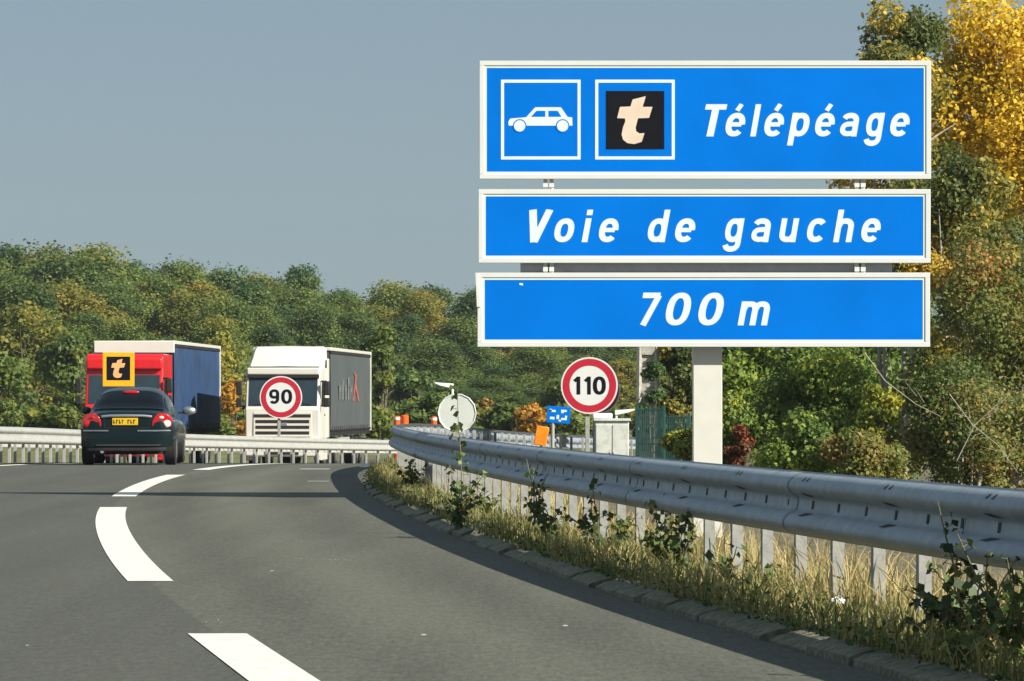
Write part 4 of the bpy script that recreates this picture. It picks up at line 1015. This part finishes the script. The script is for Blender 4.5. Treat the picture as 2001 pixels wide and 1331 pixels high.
# long bare branches in the thicket
for i, (pts_, r) in enumerate((([(1690, 690), (1730, 745), (1790, 790), (1840, 815)], .009), ([(1855, 770), (1900, 830), (1950, 870), (1990, 925)], .009), ([(1870, 900), (1905, 830), (1950, 790)], .008))):
    Y = 70.5 + i * .5; pp = [P(x, y, Y) for x, y in pts_]
    lab = ("long bare pale branch slanting below the sign corner", "bare branch running down to the right edge over the rail", "short bare branch crossing another in the thicket")[i]
    mb = MB(); mb.tube(pp, [r, r * .9, r * .7, r * .4][:len(pp)], 7)
    for k in range(5):
        a = pp[0] + (pp[-1] - pp[0]) * R.uniform(.2, .9); mb.tube([a, a + Vector((R.uniform(-.3, .3), R.uniform(-.1, .1), R.uniform(-.1, .35)))], [r * .5, r * .2], 5)
    o = mb.build("bare_branch", M['barkpale'], origin=pp[0], smooth=True); tag(o, lab, "branch", "bare branches in the thicket")

# ------------------------------------------------------------------ grass and weeds on the verge
rng = np.random.default_rng(99)
def blades(n, ylo, yhi, offlo, offhi, hlo, hhi, tint, name, label, wid=.008):
    V = []; Fc = []; tt = []
    for i in range(n):
        Y = ylo * (yhi / ylo) ** rng.random(); off = offlo + (offhi - offlo) * rng.random()
        X = curb_X(Y) + off; z = hgt(X, Y) + .08
        cl = .5 + .5 * math.sin(X * 2.3 + Y * .9) * math.sin(Y * .63 + 1.3 + X)
        if rng.random() > .35 + .65 * cl: continue
        hh = (hlo + (hhi - hlo) * rng.random() ** 1.5) * (.55 + .6 * cl); a = rng.random() * 6.28; ln = hh * rng.uniform(.05, .6); b = rng.random() * 6.28
        w = wid * rng.uniform(.5, 1.4); dx, dy = math.cos(a) * w, math.sin(a) * w; cb, sb = math.cos(b), math.sin(b); ln = hh * (.1 + .9 * rng.random() ** 1.6); droop = rng.random() * .45
        o = len(V)
        for (f, wf) in ((0, 1), (.4, .85), (.75, .6)):
            q = ln * f * f; zz = z + hh * (f - droop * f * f * .6)
            V += [(X - dx * wf + cb * q, Y - dy * wf + sb * q, zz), (X + dx * wf + cb * q, Y + dy * wf + sb * q, zz)]
        V.append((X + cb * ln, Y + sb * ln, z + hh * (1 - droop * .75)))
        Fc += [(o, o + 1, o + 3, o + 2), (o + 2, o + 3, o + 5, o + 4), (o + 4, o + 5, o + 6)]
        t = tint + rng.normal() * .18 + .25 * (cl - .5) + .22 * smooth(.45, 1.2, off) - .1
        tt += [t, t, t]
    me = bpy.data.meshes.new(name); me.from_pydata(V, [], Fc); me.materials.append(M['blade'])
    at = me.attributes.new("tint", 'FLOAT', 'FACE'); at.data.foreach_set("value", np.clip(np.array(tt), 0, 1).astype(np.float32))
    o = bpy.data.objects.new(name, me); COL.objects.link(o); tag(o, label, "grass", None, "stuff"); return o
blades(60000, 13, 80, .07, 1.5, .04, .20, .52, "grass", "short green and straw coloured grass between kerb and guardrail", .0045)
blades(30000, 13, 80, .60, 3.2, .12, .44, .70, "dry_grass", "tall dry straw grass under and behind the guardrail", .0038)

def weed(label, px, row, Y, hh, n, leaf, tint0, spread=.18, stalks=4, name="weed"):
    s = F / Y; X = (px - CX) / s; g = hgt(X, Y) + .07
    rr = np.random.default_rng(int(px * 3 + row)); T = thing(name, label, "weed", (X, Y, g), 0, "weeds along the guardrail")
    mb = MB(); ps = []; ns = []
    for i in range(stalks):
        a = rr.uniform(0, 6.28); sp = spread * rr.uniform(.1, 1) * (0 if stalks == 1 else 1); H2 = hh * (1 if i == 0 else rr.uniform(.45, .95))
        pts = [Vector((math.cos(a) * sp * t * t + .02 * math.sin(5 * t + i), math.sin(a) * sp * t * t, H2 * t)) for t in (0, .25, .5, .75, 1)]
        mb.tube(pts, [.007, .006, .005, .004, .002], 6)
        for j in range(n // stalks):
            t = rr.uniform(.12, 1); k = min(3, int(t * 4)); b = pts[k] + (pts[k+1] - pts[k]) * (t * 4 - k); a2 = rr.uniform(0, 6.28); l = leaf * rr.uniform(.5, 1.3)
            ps.append(b + Vector((math.cos(a2) * l, math.sin(a2) * l, rr.uniform(-.3, .5) * l))); ns.append((math.cos(a2) * .8 + rr.normal() * .3, math.sin(a2) * .8 + rr.normal() * .3, rr.uniform(.1, .9)))
            mb.tube([b, ps[-1]], [.002, .0015], 4)
    mb.build("stems", M['stem'], T, smooth=True)
    ps = np.array([tuple(p) for p in ps]); ns = np.array(ns); ns /= np.linalg.norm(ns, axis=1)[:, None]
    leaf_obj("leaves", ps, ns, leaf * 1.3 * rr.uniform(.6, 1.3, len(ps)), tint0 + rr.normal(size=len(ps)) * .2, M['leafweed'], T, rr, .8)
    return T
def wy(row): return 9632 / (row - 785) * .985
weed("tall single stalked weed reaching up across the rail to the round sign back", 898, 1045, 37.0, 1.18, 34, .055, .6, .05, 1)
weed("leafy dark weed clump at the foot of the tall stalk", 893, 1052, 36.0, .55, 170, .04, .25, .32, 10)
for i, (px, Y, hh, n, lf, t0, sp, st, lab) in enumerate((
  (1050, 33, .62, 46, .05, .35, .15, 3, "upright weed with a pale tip against the rail left of the long posts"),
  (1075, 32, .36, 60, .05, .1, .25, 5, "low dark leaved weed below the pale tipped one"),
  (1165, 30, .52, 70, .055, .1, .22, 5, "dark leaved weed touching the rail below the 110 sign"),
  (1215, 29.5, .33, 60, .05, .5, .2, 5, "light green low weed below the grey cabinet"),
  (1290, 27.5, .46, 80, .055, .5, .22, 6, "bushy green weed below the rail left of the sign post"),
  (1330, 26.2, .42, 70, .05, .25, .2, 5, "mid green weed just left of the sign post foot"),
  (1415, 24.4, .30, 24, .055, .05, .2, 4, "sparse weed with dark round leaves right of the sign post foot"),
  (950, 40, .32, 60, .05, .6, .25, 6, "yellowish low weed right of the tall stalk"),
  (800, 52, .42, 80, .06, .3, .3, 6, "weed clump at the far bend of the kerb"),
  (1870, 19.0, .62, 60, .055, .08, .12, 3, "tall dark weed standing against the rail in the lower right corner"),
  (1900, 18.3, .34, 80, .055, .05, .25, 7, "low dark leaved weed at the kerb in the lower right corner"),
  (1975, 18.0, .36, 80, .05, .4, .2, 7, "green weed cut by the right edge of the picture"),
  (1850, 18.2, .28, 60, .05, .1, .2, 6, "small dark weed left of the tall corner weed"),
  (1935, 17.6, .52, 80, .046, .15, .22, 7, "big leafy weed at the kerb in the bottom right corner"),
  (1990, 17.0, .45, 80, .046, .45, .2, 7, "bright leaved weed at the very bottom right corner"),
  (1880, 17.3, .20, 60, .05, .55, .22, 6, "low green weed on the kerb edge at bottom right"),
  (1480, 23.2, .20, 50, .045, .2, .2, 5, "short dark weed in dry grass below the rail right of the sign post"))):
    weed(lab, px, 1000 + i, Y, hh, int(n * 1.7), lf * .78, t0 + .1, sp * 1.15, st + 2)
rg = np.random.default_rng(404); n = 24000
Yv = 13 * (70 / 13) ** rg.random(n); ov = .03 + 2.2 * rg.random(n) ** 1.4
pv_ = np.array([(curb_X(y) + o_, y, hgt(curb_X(y) + o_, y) + .085 + .10 * q ** 3) for y, o_, q in zip(Yv, ov, rg.random(n))])
keep = (np.sin(pv_[:, 0] * 3.7 + Yv * 1.3) * np.sin(Yv * .8 + 2) + rg.normal(size=n) * .5) > .0
pv_ = pv_[keep]; nv = rg.normal(size=(len(pv_), 3)) * .6 + np.array([0, 0, 1.0]); nv /= np.linalg.norm(nv, axis=1)[:, None]
o = leaf_obj("ground_cover", pv_, nv, .028 * rg.uniform(.5, 1.5, len(pv_)), .45 + rg.normal(size=len(pv_)) * .3, M['leafweed'], None, rg); tag(o, "low leafy ground cover and dead leaves along the kerb", "ground cover", None, "stuff")
# litter
Y = 21.4; p = P(1637, 1228, Y); mb = MB(); rr = random.Random(3)
rows = []
for i in range(7):
    rows.append([(-.032 + .0107 * k + rr.uniform(-.004, .004), -.02 + .007 * i, (.010 + .034 * math.sin(math.pi * i / 6)) * (1 - .25 * abs(k - 3) / 3) + rr.uniform(-.005, .005)) for k in range(7)])
mb.grid(rows); o = mb.build("litter", M['litterwhite'], origin=(0, 0, 0), smooth=True); o.location = (p.x, Y, hgt(p.x, Y) + .13); tag(o, "crumpled white piece of litter in the grass by the kerb", "litter")


# ------------------------------------------------------------------ the autumn air
mb = MB(); mb.box((0, 440, 20), (1240, 960, 46)); hz = mb.build("haze", [], None)
hm = bpy.data.materials.new("haze_air"); hm.use_nodes = True; nt = hm.node_tree; nt.nodes.clear()
om = nt.nodes.new("ShaderNodeOutputMaterial"); pv = nt.nodes.new("ShaderNodeVolumePrincipled")
pv.inputs["Density"].default_value = .00012; pv.inputs["Color"].default_value = (.80, .87, .95, 1); pv.inputs["Anisotropy"].default_value = .2
nt.links.new(pv.outputs[0], om.inputs["Volume"]); hz.data.materials.append(hm); hz["kind"] = "stuff"
